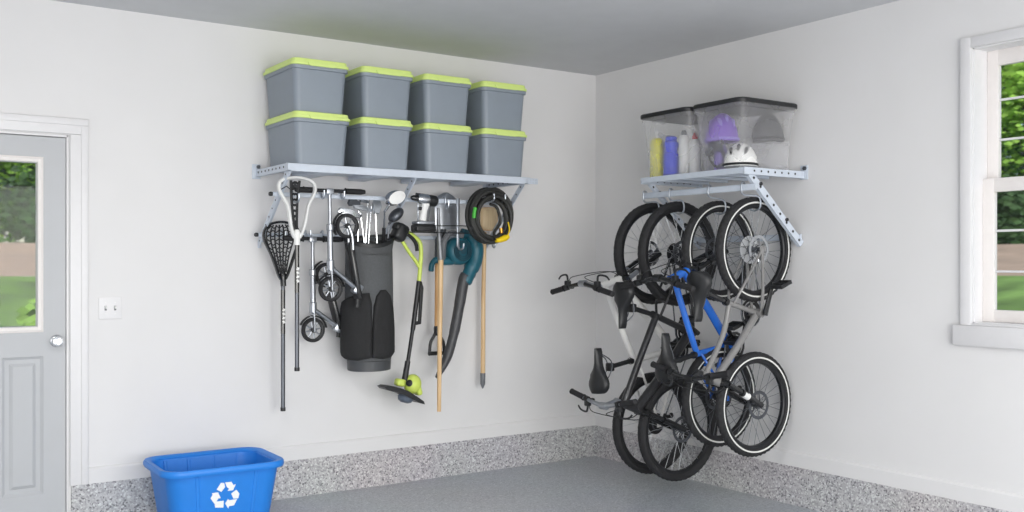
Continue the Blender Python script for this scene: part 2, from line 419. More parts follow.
def tree(name, label, cat, x, y, h, r, mt, nleaf, seed, group, trunk=True):
    rr = random.Random(seed); z0 = gz(max(x, y)) - 0.05
    root = thing(name, label, cat, (x, y, z0), group)
    g = MB(); blobs = []
    for _ in range(16):
        a, q = rr.uniform(0, 2 * PI), rr.uniform(0, 0.75) * r
        blobs.append((Vector((x + q * math.cos(a), y + q * math.sin(a), z0 + h * (rr.uniform(0.16, 0.85) if trunk else rr.uniform(0.15, 0.75)))), rr.uniform(0.35, 0.62) * r))
    for _ in range(nleaf):
        c, br = rr.choice(blobs); dv = Vector((rr.gauss(0, 1), rr.gauss(0, 1), rr.gauss(0, 1))).normalized()
        p = c + dv * br * rr.uniform(0.75, 1.05); p.z = max(p.z, z0 + 0.05)
        u, v = perp(dv + Vector((rr.uniform(-.7, .7), rr.uniform(-.7, .7), rr.uniform(-.7, .7)))); L = rr.uniform(0.055, 0.115)
        g.quad([p - u * L, p - v * L * 0.5, p + u * L, p + v * L * 0.5])
    g.build('crown', mt, root, smooth=False)
    if trunk:
        g = MB(); g.tube([(x, y, z0), (x + .05, y, z0 + h * .3), (x - .05, y + .1, z0 + h * .6)], [0.2, 0.15, 0.06], 10)
        for c, br in blobs[:5]: g.tube([(x, y, z0 + h * 0.3), (Vector((x, y, z0 + h * 0.3)) + c) / 2 + Vector((0, 0, .1)), c], [0.09, 0.06, 0.03], 7)
        g.build('trunk', M['bark'], root)
tree('tree', 'tall bright green tree straight out beyond the entry door pane', 'tree', -1.9, 17.0, 7.0, 2.4, M['leafa'], 12000, 1, 'trees behind the dirt track')
tree('tree', 'mid green tree behind the bright one beyond the entry door pane', 'tree', -0.2, 18.5, 7.5, 2.6, M['leafb'], 8000, 2, 'trees behind the dirt track')
tree('tree', 'dark green tree at the left of those seen through the entry door', 'tree', -4.6, 17.8, 8.0, 2.6, M['leafc'], 7000, 3, 'trees behind the dirt track')
tree('tree', 'bright leafy tree straight out beyond the window', 'tree', 17.5, 6.2, 8.0, 2.9, M['leafa'], 14000, 4, 'trees behind the dirt track')
tree('tree', 'mid green tree left of the bright one beyond the window', 'tree', 18.6, 9.8, 8.5, 2.8, M['leafb'], 8000, 5, 'trees behind the dirt track')
tree('tree', 'mid green tree right of the bright one beyond the window', 'tree', 18.2, 2.4, 8.0, 2.7, M['leafb'], 8000, 6, 'trees behind the dirt track')
tree('tree', 'dark tree far behind the bright one beyond the window', 'tree', 22.0, 8.4, 10.5, 3.6, M['leafc'], 22000, 7, 'trees behind the dirt track')
tree('tree', 'dark tree far behind the others beyond the entry door', 'tree', -1.5, 23.0, 10.5, 3.8, M['leafc'], 22000, 8, 'trees behind the dirt track')
tree('shrub', 'low dark shrub at the track edge beyond the window', 'shrub', 14.6, 5.2, 1.5, 1.1, M['leafc'], 2200, 9, 'shrubs along the dirt track', False)
tree('shrub', 'low dark shrub further left at the track edge beyond the window', 'shrub', 14.7, 7.4, 1.6, 1.2, M['leafc'], 2200, 10, 'shrubs along the dirt track', False)
tree('shrub', 'low dark shrub at the track edge beyond the entry door', 'shrub', -1.0, 14.7, 1.6, 1.1, M['leafc'], 2200, 11, 'shrubs along the dirt track', False)
tree('shrub', 'low dark shrub left of the other at the track edge beyond the entry door', 'shrub', -3.0, 14.8, 1.5, 1.1, M['leafb'], 2200, 12, 'shrubs along the dirt track', False)
tree('shrub', 'small pale green bush on the lawn beyond the entry door pane', 'shrub', -2.45, 5.6, 0.55, 0.5, M['leafa'], 900, 13, 'bushes on the lawn', False)

# ------------------------------------------------------------------ light
world = bpy.data.worlds.new('sky'); sc.world = world; world.use_nodes = True
nt = world.node_tree; nt.nodes.clear()
wo = nt.nodes.new('ShaderNodeOutputWorld'); bg = nt.nodes.new('ShaderNodeBackground'); sky = nt.nodes.new('ShaderNodeTexSky')
sky.sky_type = 'NISHITA'; sky.sun_disc = False; sky.sun_elevation = math.radians(48); sky.sun_rotation = math.radians(215); sky.air_density = 1.0
bg.inputs[1].default_value = 0.13
nt.links.new(sky.outputs[0], bg.inputs[0]); nt.links.new(bg.outputs[0], wo.inputs[0])
def lamp(name, kind, loc, energy, rot, size=None, col=(1, 1, 1), **k):
    l = bpy.data.lights.new(name, kind); l.energy = energy; l.color = col
    if size: l.shape = 'RECTANGLE'; l.size, l.size_y = size
    for a, b in k.items(): setattr(l, a, b)
    o = bpy.data.objects.new(name, l); C.objects.link(o); o.location = loc; o.rotation_euler = rot; return o
lamp('sun', 'SUN', (-10, -10, 12), 2.3, Vector((0.55, 0.62, -0.75)).to_track_quat('-Z', 'Y').to_euler(), col=(1, 0.96, 0.9), angle=0.02)
# daylight through the open garage door behind the camera
lamp('garage_door_daylight', 'AREA', (-3.65, YW + 0.05, 1.2), 275, (PI / 2, 0, 0), (5.4, 2.3), (1.0, 0.99, 0.965))
# two added fill lights, out of view, flush with the ceiling
for k, (lx, ly) in enumerate(((-4.1, -3.3), (-2.3, -5.6))):
    lamp('ceiling_fill_light', 'AREA', (lx, ly, H - 0.004), (36, 38)[k], (0, 0, 0), (1.2, 0.16), (1, 0.99, 0.97))
vs = sc.view_settings; vs.view_transform = 'Standard'; vs.look = 'None'; vs.gamma = 1.0; vs.use_curve_mapping = False; vs.exposure = 0.05
sc.cycles.max_bounces = 10; sc.cycles.diffuse_bounces = 6; sc.cycles.transparent_max_bounces = 16
sc.cycles.use_denoising = True
# ------------------------------------------------------------------ shelf on the left wall
SX0, SX1, SYF, SZ = -2.528, -0.945, -0.48, 1.922      # ends, front edge, top of the deck
sh = thing('wall_shelf', 'long pale steel wall shelf carrying the eight grey totes', 'shelf', (SX0, 0, 1.5))
def plate_holes(mb, p0, p1, n, nrm, r=0.006):
    """dark punched holes along a rail"""
    for k in range(n):
        p = Vector(p0).lerp(Vector(p1), (k + 0.5) / n); mb.lathe([(0, 0), (r, 0), (r, 0.0012), (0, 0.0012)], p, nrm, 10, mi=1)
m = MB(); m.box(((SX0 + SX1) / 2, (SYF - 0.01) / 2, SZ - 0.006), (SX1 - SX0, -SYF - 0.02, 0.01), 0.002)
for k in range(4): m.box((SX0 + 0.26 + k * (SX1 - SX0 - 0.5) / 3, SYF / 2 + 0.02, SZ - 0.024), (0.11, -SYF - 0.10, 0.028), 0.004)
m.build('deck', M['steel_blue'], sh)
m = MB(); m.prism([(0, 0), (0.008, 0.003), (0.02, 0.003), (0.02, -0.001), (0.004, -0.004), (0.004, -0.036), (0.02, -0.036), (0.02, -0.04), (0, -0.04)], ((SX0 + SX1) / 2 + 0.012, SYF, SZ), (0, 1, 0), (0, 0, 1), SX1 - SX0 + 0.025)
m.build('front_rail', M['steel_blue'], sh)
m = MB(); m.box((SX1 + 0.05, SYF + 0.012, SZ - 0.02), (0.08, 0.004, 0.036), 0.001); plate_holes(m, (SX1 + 0.02, SYF + 0.0096, SZ - 0.012), (SX1 + 0.085, SYF + 0.0096, SZ - 0.012), 3, (0, -1, 0), 0.004); plate_holes(m, (SX1 + 0.02, SYF + 0.0096, SZ - 0.029), (SX1 + 0.085, SYF + 0.0096, SZ - 0.029), 3, (0, -1, 0), 0.004); m.build('end_bracket', [M['steel_blue'], M['zinc']], sh)
for i, x in enumerate((SX0, SX1)):
    m = MB(); m.box((x, SYF / 2, SZ - 0.02), (0.004, -SYF, 0.04)); m.box((x + (0.01 if i == 0 else -0.01), SYF / 2, SZ - 0.038), (0.02, -SYF, 0.004))
    m.box((x, -0.004, SZ - 0.01), (0.05, 0.008, 0.085), 0.002)
    plate_holes(m, (x - 0.0034, SYF + 0.02, SZ - 0.018), (x - 0.0034, -0.02, SZ - 0.018), 8, (-1, 0, 0))
    so = m.build('side_rail', [M['steel_blue'], M['black']], sh)
    MB().lathe([(0, 0), (0.011, 0), (0.011, 0.009), (0, 0.009)], (x + 0.01 * (1 if i == 0 else -1), -0.008, SZ + 0.018), (0, -1, 0), 6).build('bolt', M['darkalu'], so)
def brace_at(x, yf, zf, zw, par, holes=10, yw=-0.01):
    m = MB(); a, b = Vector((x, yf, zf)), Vector((x, yw, zw)); d = (b - a).normalized(); n = Vector((1, 0, 0)).cross(d)
    m.loft([[p + Vector((ox, 0, 0)) + n * oy for ox, oy in ((-0.002, -0.02), (0.002, -0.02), (0.002, 0.017), (0.034, 0.017), (0.034, 0.02), (-0.002, 0.02))] for p in (a, b)])
    m.box((x + 0.008, yw + 0.006, zw), (0.022, 0.006, 0.04), 0.002)
    return m, a, b
for x in (SX0 + 0.012, (SX0 + SX1) / 2, SX1 - 0.012):
    m, a, b = brace_at(x, SYF + 0.025, SZ - 0.035, 1.49, sh)
    plate_holes(m, a + Vector((-0.0034, 0, 0)), b + Vector((-0.0034, 0, 0)), 9, (-1, 0, 0), 0.005)
    m.build('brace', [M['steel_blue'], M['black']], sh)
UY, UZ, LY, LZ = -0.30, 1.765, -0.075, 1.545              # upper and lower hook bars
for y, z in ((UY, UZ), (LY, LZ)):
    m = MB(); m.box(((SX0 + SX1) / 2, y, z), (SX1 - SX0 + 0.03, 0.010, 0.024), 0.003); bar = m.build('hook_bar', M['steel_blue'], sh)
    for x in (SX0 - 0.03,): MB().lathe([(0, 0), (0.011, 0), (0.013, 0.012), (0.009, 0.02), (0, 0.02)], (x + 0.014, y, z), (-1, 0, 0), 10).build('end_bolt', M['black'], bar)
def hook(x, y, z, drop, out, par=sh, r=0.0055, mt='zinc', nm='hook'):
    """a bent rod hanging from a bar: up over the bar, down, and a curl outwards"""
    pts = bez([(x, y + 0.012, z - 0.012), (x, y + 0.014, z + 0.02), (x, y - 0.008, z + 0.028), (x, y - 0.014, z), (x, y - 0.016, z - drop), (x, y - 0.02 - out * 0.3, z - drop - 0.025), (x, y - 0.02 - out, z - drop - 0.018), (x, y - 0.025 - out, z - drop + 0.02)], 5)
    return MB().tube(pts, r, 8).build(nm, M[mt], par)

# ---- eight totes
TW, TD, TH = 0.345, 0.47, 0.290
def make_tote(loc, label):
    o = thing('storage_tote', label, 'storage tote', loc, 'grey totes with lime lids'); X, Y, Z = loc
    def R(w, d, r, z): return [(X + a, Y + b, Z + z) for a, b in rrect(w, d, r, 5)]
    m = MB(); m.loft([R(0.282, 0.405, 0.03, 0.0), R(0.290, 0.413, 0.034, 0.004), R(0.317, 0.440, 0.036, 0.230), R(0.334, 0.458, 0.036, 0.233), R(0.338, 0.462, 0.036, 0.251), R(0.326, 0.45, 0.036, 0.253)])
    m.build('body', M['tote'], o, ang=40)
    m = MB(); m.loft([R(TW - .012, TD - .012, 0.034, 0.251), R(TW, TD, 0.038, 0.254), R(TW, TD, 0.038, 0.267), R(TW - 0.016, TD - 0.016, 0.034, 0.270), R(TW - 0.02, TD - 0.02, 0.034, 0.287), R(TW - 0.03, TD - 0.03, 0.03, 0.290), R(TW - 0.06, TD - 0.06, 0.03, 0.287)])
    m.build('lid', M['lime'], o, ang=30)
    for s in (-1, 1):
        m = MB(); y = Y + s * TD / 2
        m.prism([(-0.085, 0.268), (-0.08, 0.254), (-0.07, 0.249), (0.07, 0.249), (0.08, 0.254), (0.085, 0.268)], (X, y + s * 0.002, Z), (1, 0, 0), (0, 0, 1), 0.009, 0.002)
        m.build('latch', M['lime'], o)
    return o
tx = [-2.325 + 0.4065 * k for k in range(4)]
pos = ['at the left end of', 'second from the left end of', 'third from the left end of', 'at the right end of']
t0 = None
for lvl in (0, 1):
    for k in range(4):
        lab = 'grey lime-lidded tote %s the %s row' % (pos[k], ('bottom', 'top')[lvl])
        loc = (tx[k] + (0.004, -0.003, 0.002, 0)[k] * (1 - 2 * lvl), -0.2525 + 0.003 * lvl, SZ + TH * lvl)
        if t0 is None: t0 = make_tote(loc, lab)
        else: dup(t0, loc, lab)

# ------------------------------------------------------------------ tools and sports gear hung under the shelf
def netting(m, pts2d, at2, rows, cols, r):
    pass
def lax(label, y, top, throat, end, headmat, meshmat, wide, full):
    """top / throat / end: photo rows of the head's tip, its throat and the butt of the shaft, at one depth."""
    pt, pb, pe = at(*top, y=y), at(*throat, y=y), at(*end, y=y)
    o = thing('lacrosse_stick', label, 'lacrosse stick', (pe.x, y, pe.z), 'lacrosse sticks')
    ax = (pt - pb); L = ax.length; ax.normalize(); sx = Vector((1, 0, 0)); sx = (sx - ax * sx.dot(ax)).normalized()
    def P(u, v, dy=0.0): return pb + sx * (u * wide / 2) + ax * (v * L) + Vector((0, dy, 0))
    half = [(0.13, -0.02), (0.26, 0.06), (0.40, 0.22), (0.48, 0.38), (0.58, 0.53), (0.80, 0.66), (0.97, 0.77), (1.0, 0.85), (0.92, 0.92), (0.7, 0.97), (0.35, 1.0), (0.0, 1.01)]
    if full: half = [(0.13, -0.02), (0.26, 0.06), (0.46, 0.25), (0.68, 0.45), (0.93, 0.64), (1.0, 0.74), (0.97, 0.83), (0.84, 0.91), (0.6, 0.97), (0.3, 1.0), (0.0, 1.01)]
    path = [P(u, v, -0.02 * math.sin(v * 3)) for u, v in half] + [P(-u, v, -0.02 * math.sin(v * 3)) for u, v in reversed(half[:-1])]
    m = MB(); m.tube(bez(path, 4), 0.0155 if full else 0.018, 8, flat=0.5, up=(0, 1, 0))
    m.lathe([(0.0165, -0.035), (0.0175, 0.0), (0.021, 0.03), (0.012, 0.05), (0, 0.05)], pb - ax * 0.012, ax, 14)
    m.build('head', headmat, o)
    n = MB()                                       # pocket of laces
    def Q(u, v): return P(u * 0.86, v, 0.006 + 0.022 * math.sin(min(1, max(0, v)) * 3.0) * (1 - u * u))
    def wid(v): 
        for (a, b), (c, d) in zip(half, half[1:]):
            if b <= v <= d: return a + (c - a) * (v - b) / max(d - b, 1e-6)
        return 0.3
    cols = (-0.33, 0.33) if not full else (-0.9, -0.6, -0.3, 0.0, 0.3, 0.6, 0.9)
    for c in cols:
        n.tube([Q(c * (wid(v) if full else (0.08 + 0.80 * v)), v) for v in [0.10 + 0.86 * i / 14 for i in range(15)]], 0.0045 if full else 0.0075, 6)
    nr = 11 if full else 9
    for i in range(nr):
        v = 0.16 + 0.76 * i / (nr - 1); w = wid(v) * 0.9 if full else 0.33 * (0.08 + 0.80 * v) * 1.1
        n.tube([Q(w * s / 4, v + (0.02 if (s + i) % 2 else -0.02) * (1 if full else 0.4)) for s in range(-4, 5)], 0.0040 if full else 0.0065, 6)
    if not full:
        for sgn in (-1, 1):
            n.tube([Q(sgn * 0.1, 0.80), Q(sgn * 0.22, 0.93)], 0.006, 6); n.tube([Q(sgn * 0.05, 0.84), Q(sgn * 0.02, 0.95)], 0.006, 6)
            n.tube([Q(sgn * 0.17, 0.78), Q(sgn * 0.55, 0.86), Q(sgn * 0.93, 0.8)], 0.003, 6)
    n.build('netting', meshmat, o)
    m = MB(); d = (pe - pb).normalized(); LL = (pe - pb).length
    m.tube([pb - ax * 0.0, pe], 0.0125, 8); m.build('shaft', M['darkalu'], o)
    m = MB(); g = 0.09 if full else 0.05
    m.tube([pb + d * LL * g, pb + d * LL * 0.42], 0.0132, 8); gr = m.build('grip', M['blackgloss'], o)
    for k in range(4): MB().box(pb + d * LL * (0.24 + 0.03 * k) + Vector((0, -0.0135, 0)), (0.013, 0.002, 0.016), 0.0005, Matrix.Rotation(0.5 * (-1) ** k, 3, 'Y')).build('decal', M['white'], gr)
    MB().tube([pe, pe + d * -0.02], 0.0145, 10).build('end_cap', M['black'], o)
    return o
lax('lacrosse stick with white head hanging nearest the left end of the shelf', -0.395, (296, 178), (297, 236.5), (297, 371), M['white'], M['black'], 0.21, False)
lax('lacrosse stick with black netted head, hanging lower and left of the white one', -0.13, (280, 222.5), (283, 278), (283, 411), M['blackgloss'], M['black'], 0.215, True)
hook(at(297, 200, y=-0.38).x, UY, UZ, 0.02, 0.085); hook(at(282, 240, y=LY).x, LY, LZ, 0.0, 0.03)

def scooter_wheel(c, r, name, par, tilt=0.0):
    ax = Vector((math.sin(tilt), -math.cos(tilt), 0))
    w = MB(); w.lathe([(r * 0.8, -0.012), (r * 0.93, -0.013), (r, -0.006), (r, 0.006), (r * 0.93, 0.013), (r * 0.8, 0.012)], c, ax, 36, closed_prof=True); wo_ = w.build(name, M['rubber'], par)
    w = MB(); w.lathe([(r * 0.72, -0.011), (r * 0.81, -0.012), (r * 0.81, 0.012), (r * 0.72, 0.011)], c, ax, 36, closed_prof=True); w.lathe([(0, -0.016), (r * 0.22, -0.016), (r * 0.22, 0.016), (0, 0.016)], c, ax, 20)
    w.build('wheel_core', M['black'], wo_)
    u, v = perp(ax)
    for k in range(8):
        a = 2 * PI * k / 8 + 0.2; e = u * math.cos(a) + v * math.sin(a)
        MB().tube([Vector(c) + e * r * 0.2, Vector(c) + e * r * 0.76], [0.0048, 0.0034], 6, flat=1.2).build('wheel_spoke', M['alu'], wo_)
    return wo_
def scooter(label, y, bar0, bar1, stem_top, front, knee, rear, deck_low):
    """A folded kick scooter hung by its handlebar: column down to the front wheel, deck folded up beside it."""
    A, B_, S, F, K, R_, D = (at(*p, y=y) for p in (bar0, bar1, stem_top, front, knee, rear, deck_low))
    o = thing('kick_scooter', label, 'scooter', (F.x, y, F.z - 0.075), 'folded kick scooters')
    m = MB(); m.tube([A, B_], 0.011, 10); hb = m.build('handlebar', M['black'], o)
    d = (B_ - A).normalized(); L = (B_ - A).length
    for P0, s in ((A, 1), (B_, -1)):
        m = MB(); m.tube([P0 + d * s * (-0.005), P0 + d * s * 0.02, P0 + d * s * 0.11, P0 + d * s * 0.118], [0.012, 0.0165, 0.0165, 0.020], 12); m.build('grip', M['rubber'], hb)
    MB().box(S, (0.045, 0.03, 0.034), 0.006).build('bar_clamp', M['alu'], o)
    fork = F + Vector((0, 0, 0.115)); mid = S.lerp(fork, 0.42)
    m = MB(); m.tube([S, mid], 0.0105, 12); m.build('upper_column', M['alu'], o)
    m = MB(); m.tube([mid, fork], 0.0165, 14); m.lathe([(0.0165, 0), (0.021, 0.004), (0.021, 0.035), (0.0165, 0.04)], mid, fork - mid, 14)
    m.lathe([(0.0165, 0), (0.022, 0.004), (0.022, 0.06), (0.0165, 0.065)], mid.lerp(fork, 0.8), fork - mid, 14); m.build('lower_column', M['alu'], o)
    m = MB()
    for s in (-1, 1): m.tube([fork + Vector((0, s * 0.012, 0.0)), F + Vector((0, s * 0.022, 0.03)), F + Vector((0, s * 0.022, -0.008))], [0.012, 0.010, 0.012], 10, flat=0.6)
    m.build('fork', M['alu'], o)
    fw = scooter_wheel(F, 0.072, 'front_wheel', o)
    m = MB(); m.tube([F + Vector((0.083 * math.cos(a), 0, 0.083 * math.sin(a))) for a in [0.15 + 2.6 * i / 12 for i in range(13)]], 0.004, 8, flat=4.0, up=(1, 0, 0.3)); m.build('mudguard', M['black'], o)
    q = fork + Vector((0.012, 0, 0.0))
    m = MB(); m.tube([q, K], 0.017, 12, flat=0.8); m.build('folding_brace', M['alu'], o)
    m = MB(); m.box(K, (0.05, 0.055, 0.06), 0.01, Matrix.Rotation(0.6, 3, 'Y')); m.build('hinge', M['alu'], o)
    m = MB(); a = D; b = R_; dd = (b - a).normalized(); side = Vector((dd.z, 0, -dd.x))
    m.box((a + b) / 2 - dd * 0.045, (0.024, 0.062, (b - a).length - 0.10), 0.006, Matrix.Rotation(math.atan2(dd.x, dd.z), 3, 'Y')); dk = m.build('deck', M['blackgloss'], o)
    m = MB(); m.box((a + b) / 2 - side * 0.0145 - dd * 0.045, (0.006, 0.064, (b - a).length - 0.11), 0.002, Matrix.Rotation(math.atan2(dd.x, dd.z), 3, 'Y')); m.build('grip_tape', M['black'], dk)
    m = MB()
    for s in (-1, 1): m.tube(bez([b - dd * 0.14 + Vector((0, s * 0.03, 0)), b - dd * 0.06 + side * 0.01 + Vector((0, s * 0.026, 0)), b + Vector((0, s * 0.022, 0))], 5), 0.008, 8)
    m.build('rear_stay', M['alu'], o)
    scooter_wheel(R_, 0.072, 'rear_wheel', o)
    m = MB(); m.tube([R_ + Vector((0.084 * math.cos(t), 0, 0.084 * math.sin(t))) for t in [1.9 + 1.9 * i / 10 for i in range(11)]], 0.004, 8, flat=5.0, up=(1, 0, 0.2)); m.build('rear_brake', M['black'], o)
    m = MB(); m.tube(bez([a + dd * 0.02, a - dd * 0.02 + Vector((-0.01, 0, 0)), a - dd * 0.045 + Vector((-0.02, 0, 0))], 4), 0.012, 8, flat=1.5); m.build('kickstand', M['black'], o)
    return o
scooter('folded silver kick scooter nearer the golf bag, hanging from the upper bar', -0.345, (296, 189.5), (364, 192), (329.5, 191.5), (330.5, 289), (357, 289), (347, 226), (359, 300))
scooter('folded silver kick scooter hanging lower, behind and left of the other one', -0.145, (284, 238), (342, 239.5), (312.5, 239.5), (313, 330), (338, 327), (326, 275), (340, 330))
for px, y, z in ((320, UY, UZ), (340, UY, UZ)): hook(at(px, 195, y=y).x, y, z, -0.01, 0.035)
for px, y, z in ((305, LY, LZ), (322, LY, LZ)): hook(at(px, 240, y=y).x, y, z, -0.01, 0.06)

# ---- golf bag and clubs
by = -0.20
bl, br_, bt, bb = at(345, 240, y=by), at(392.5, 240, y=by), at(368, 240, y=by), at(368, 369.5, y=by)
bx, hw = (bl.x + br_.x) / 2, (br_.x - bl.x) / 2
gb = thing('golf_bag', 'charcoal golf bag with black pockets hanging full of clubs', 'golf bag', (bx, by, bb.z))
Hh = bt.z - bb.z
def ell(z, rx, ry, n=28, tilt=0.0, cx=0.0, cy=0.0): return [(bx + cx + rx * math.cos(a), by + cy + ry * math.sin(a), bb.z + z + tilt * (-0.5 * math.cos(a) + 2.6 * max(0.0, -math.sin(a + 0.1)) ** 1.5 - 0.7)) for a in (2 * PI * k / n for k in range(n))]
m = MB()
m.loft([ell(0.03, hw * .82, .105), ell(0.10, hw * 0.93, .112), ell(0.3, hw * 0.97, .115), ell(Hh * .75, hw * 0.95, .112), ell(Hh - 0.06, hw * 0.93, .11), ell(Hh, hw * 1.0, .115, tilt=-.02),
        ell(Hh + .002, hw * .93, .108, tilt=-.02), ell(Hh - .10, hw * .86, .1, tilt=-.02)], caps=(True, True))
m.build('bag_body', M['bagcloth'], gb, ang=50)
m = MB(); m.loft([ell(-.004, hw * .76, .1), ell(0.0, hw * .84, .112), ell(.055, hw * .86, .114), ell(.06, hw * .8, .106)]); m.build('bag_base', mat('dark grey moulded base', (70, 72, 75), 0.5, noise=0.05), gb)
m = MB(); m.loft([ell(Hh - .012, hw * 1.02, .118, tilt=-.02), ell(Hh + .012, hw * 1.03, .119, tilt=-.02), ell(Hh + .016, hw * .97, .112, tilt=-.02), ell(Hh - .01, hw * .95, .108, tilt=-.02)], closed=True); m.build('collar', M['black'], gb)
m = MB()
for k in range(2): m.box((bx, by, bb.z + Hh - 0.07), (hw * 1.6 if k == 0 else 0.012, 0.012 if k == 0 else 0.18, 0.05), 0.003)
m.lathe([(0, 0), (hw * 0.86, 0)], (bx, by, bb.z + Hh - 0.085), (0, 0, 1), 28)
m.loft([ell(Hh - .02, hw * .915, .106, tilt=-.02), ell(Hh - .085, hw * .87, .1, tilt=-.02)], caps=(False, False))
m.build('club_divider', M['black'], gb)
def pocket(outline, bulge, name):
    """padded pocket wrapped on the bag: outline of (angle round the bag in degrees, height)"""
    outline = [(a[0] + (b[0] - a[0]) * i / 4, a[1] + (b[1] - a[1]) * i / 4) for a, b in zip(outline, outline[1:] + outline[:1]) for i in range(4)]
    cx = sum(q[0] for q in outline) / len(outline); cz = sum(q[1] for q in outline) / len(outline)
    rings = []
    for k, f in ((-0.3, 1.0), (0.5, 1.0), (0.82, 0.96), (0.96, 0.88), (1.0, 0.72), (1.0, 0.5), (1.0, 0.25), (1.0, 0.06)):
        ring = []
        for th, z in outline:
            a = math.radians(cx + (th - cx) * f); zz = cz + (z - cz) * f
            ring.append((bx + (hw * 0.95 + bulge * k) * math.cos(a), by + (0.112 + bulge * k) * math.sin(a), bb.z + zz))
        rings.append(ring)
    m = MB(); m.loft(rings, caps=(False, True)); m.build(name, M['bagpocket'], gb, ang=60)
pocket([(150, .09), (148, .25), (152, .36), (170, .41), (200, .435), (230, .455), (250, .46), (255, .40), (256, .25), (254, .08), (225, .065), (190, .07)], 0.029, 'side_pocket')
pocket([(256, .08), (257, .25), (260, .38), (266, .44), (276, .475), (288, .478), (300, .45), (311, .38), (317, .25), (318, .10), (305, .075), (280, .07)], 0.026, 'front_pocket')
fy = by - 0.12
m = MB(); m.tube(bez([PXZ2 for PXZ2 in [at(346, 244, y=fy - .01), at(351, 262, y=fy - .03), at(353, 285, y=fy - .03)]], 6), 0.012, 8, flat=0.4); m.build('shoulder_strap', M['bagpocket'], gb)
def club(label, foot, neck, kind, headpts=None, mt='silver', dy=0.0, dyf=None):
    a, b = at(*foot, y=by + (dy if dyf is None else dyf)), at(*neck, y=by + dy)
    dn = (a - b).normalized(); a2 = b + dn * min(0.62 if dyf is None else 0.34, (b.z - bb.z - 0.08))
    o = thing('golf_club', label, 'golf club', a2, 'clubs in the golf bag')
    MB().tube([a2, b], [0.0065, 0.0048], 8).build('shaft', M['chrome'], o)
    MB().tube([a2, a2 - dn * 0.22], 0.011, 8).build('grip', M['rubber'], o)
    if kind == 'iron':
        pts = [at(p[0], p[1], y=by + dy) for p in headpts]
        c = sum(pts, Vector()) / len(pts)
        m = MB(); m.loft([[c + (p - c) * k + Vector((0, h, 0)) for p in pts] for h, k in ((-0.012, 0.9), (-0.008, 1.0), (0.006, 1.0), (0.010, 0.85))]); m.build('club_head', M[mt], o)
        MB().tube([b, b - dn * 0.03], 0.008, 8).build('hosel', M[mt], o)
    else:
        (px, py, rx, rz, tl) = headpts; c = at(px, py, y=by + dy)
        m = MB(); m.ball(c, (rx, 0.045, rz), Matrix.Rotation(tl, 3, 'Y'), 24, 14); m.build('club_head', M[mt], o)
        if kind == 'driver':
            m = MB(); m.lathe([(0, 0.004), (0.62, 0.003), (0.9, 0.0), (0.0, 0.0)], (0, 0, 0), (0, -1, 0), 28)
            bmesh.ops.transform(m.bm, matrix=Matrix.Translation(c + Vector((0, -0.043, 0))) @ Matrix.Rotation(tl, 4, 'Y') @ Matrix.Diagonal((rx * 0.98, 1, rz * 0.95, 1)), verts=m.bm.verts)
            m.build('club_face', M['white'], o)
        MB().tube([b, c.lerp(b, 0.3)], 0.008, 8).build('hosel', M[mt], o)
    return o
club('golf driver with a pale oval face, highest of the clubs in the bag', (383.5, 240), (384.5, 212), 'driver', (394, 198, 0.064, 0.042, -0.42), 'silver', -0.17, -0.05)
club('iron with a long bright blade pointing left at the left of the bag', (364, 240), (361, 218), 'iron', [(361.5, 215), (352, 209.5), (340, 207.5), (337, 211), (338.5, 214.5), (348, 216.5), (360, 218.5)], 'silver', -0.075)
club('iron with a grey blade lying above the leftmost one', (368.5, 242), (371, 211), 'iron', [(372, 209.5), (362, 205), (353, 205), (354, 208.5), (363, 210.5), (371, 212)], 'alu', -0.01)
club('putter with a dark head at the back left of the bag', (358, 236), (359, 206), 'iron', [(360, 203), (356, 199.5), (349, 199), (347.5, 203), (349, 206), (357, 206)], 'darkalu', 0.05)
club('iron with a short pale blade at the back of the bag', (366, 238), (368, 204), 'iron', [(369, 201.5), (364, 199), (358.5, 199.5), (360, 202), (368, 204)], 'silver', 0.06)
club('fairway wood with a dull grey head at the right of the bag', (387.5, 242), (389, 224), 'wood', (396, 215, 0.056, 0.032, -0.75), 'darkalu', -0.11, -0.07)
club('upright iron seen edge on in the middle of the bag', (377, 244), (375.5, 214), 'iron', [(374, 214), (372.5, 204), (374, 199), (379, 199), (381.5, 206), (378.5, 214)], 'alu', -0.03)

# ---- string trimmer
ty = -0.24
def tp(px, py, dy=0.0): return at(px, py, y=ty + dy)
o = thing('string_trimmer', 'lime and black cordless string trimmer hanging beside the golf bag', 'string trimmer', tp(400, 402))
m = MB(); c = tp(399.8, 232.5); m.box(c, (0.085, 0.085, 0.108), 0.026, Matrix.Rotation(0.5, 3, 'Y'), seg=4); m.box(c + Vector((-0.014, 0, 0.034)), (0.05, 0.07, 0.05), 0.016, Matrix.Rotation(0.5, 3, 'Y'), seg=3); m.build('battery', M['black'], o)
m = MB(); m.tube(bez([tp(406, 231), tp(413, 235.5), tp(419.5, 242), tp(421, 252), tp(420.3, 266), tp(418.8, 284)], 6), [0.013] * 30 + [0.014], 12); m.tube(bez([tp(401, 239), tp(409, 252), tp(415, 260), tp(419.5, 267)], 5), 0.0115, 12); m.build('handle_loop', M['limetool'], o)
m = MB(); m.tube(bez([tp(407.5, 234, -.004), tp(413, 239, -.004), tp(416.2, 245, -.004), tp(417, 251, -.004)], 5), 0.0115, 10); m.build('grip', M['rubber'], o)
m = MB(); m.tube([tp(419, 281), tp(412.8, 330)], 0.0145, 12); m.tube([tp(412.8, 329), tp(407.5, 364)], 0.012, 12); m.tube([tp(407.8, 361), tp(404.5, 381)], [0.0165, 0.019], 12); m.build('shaft', M['black'], o)
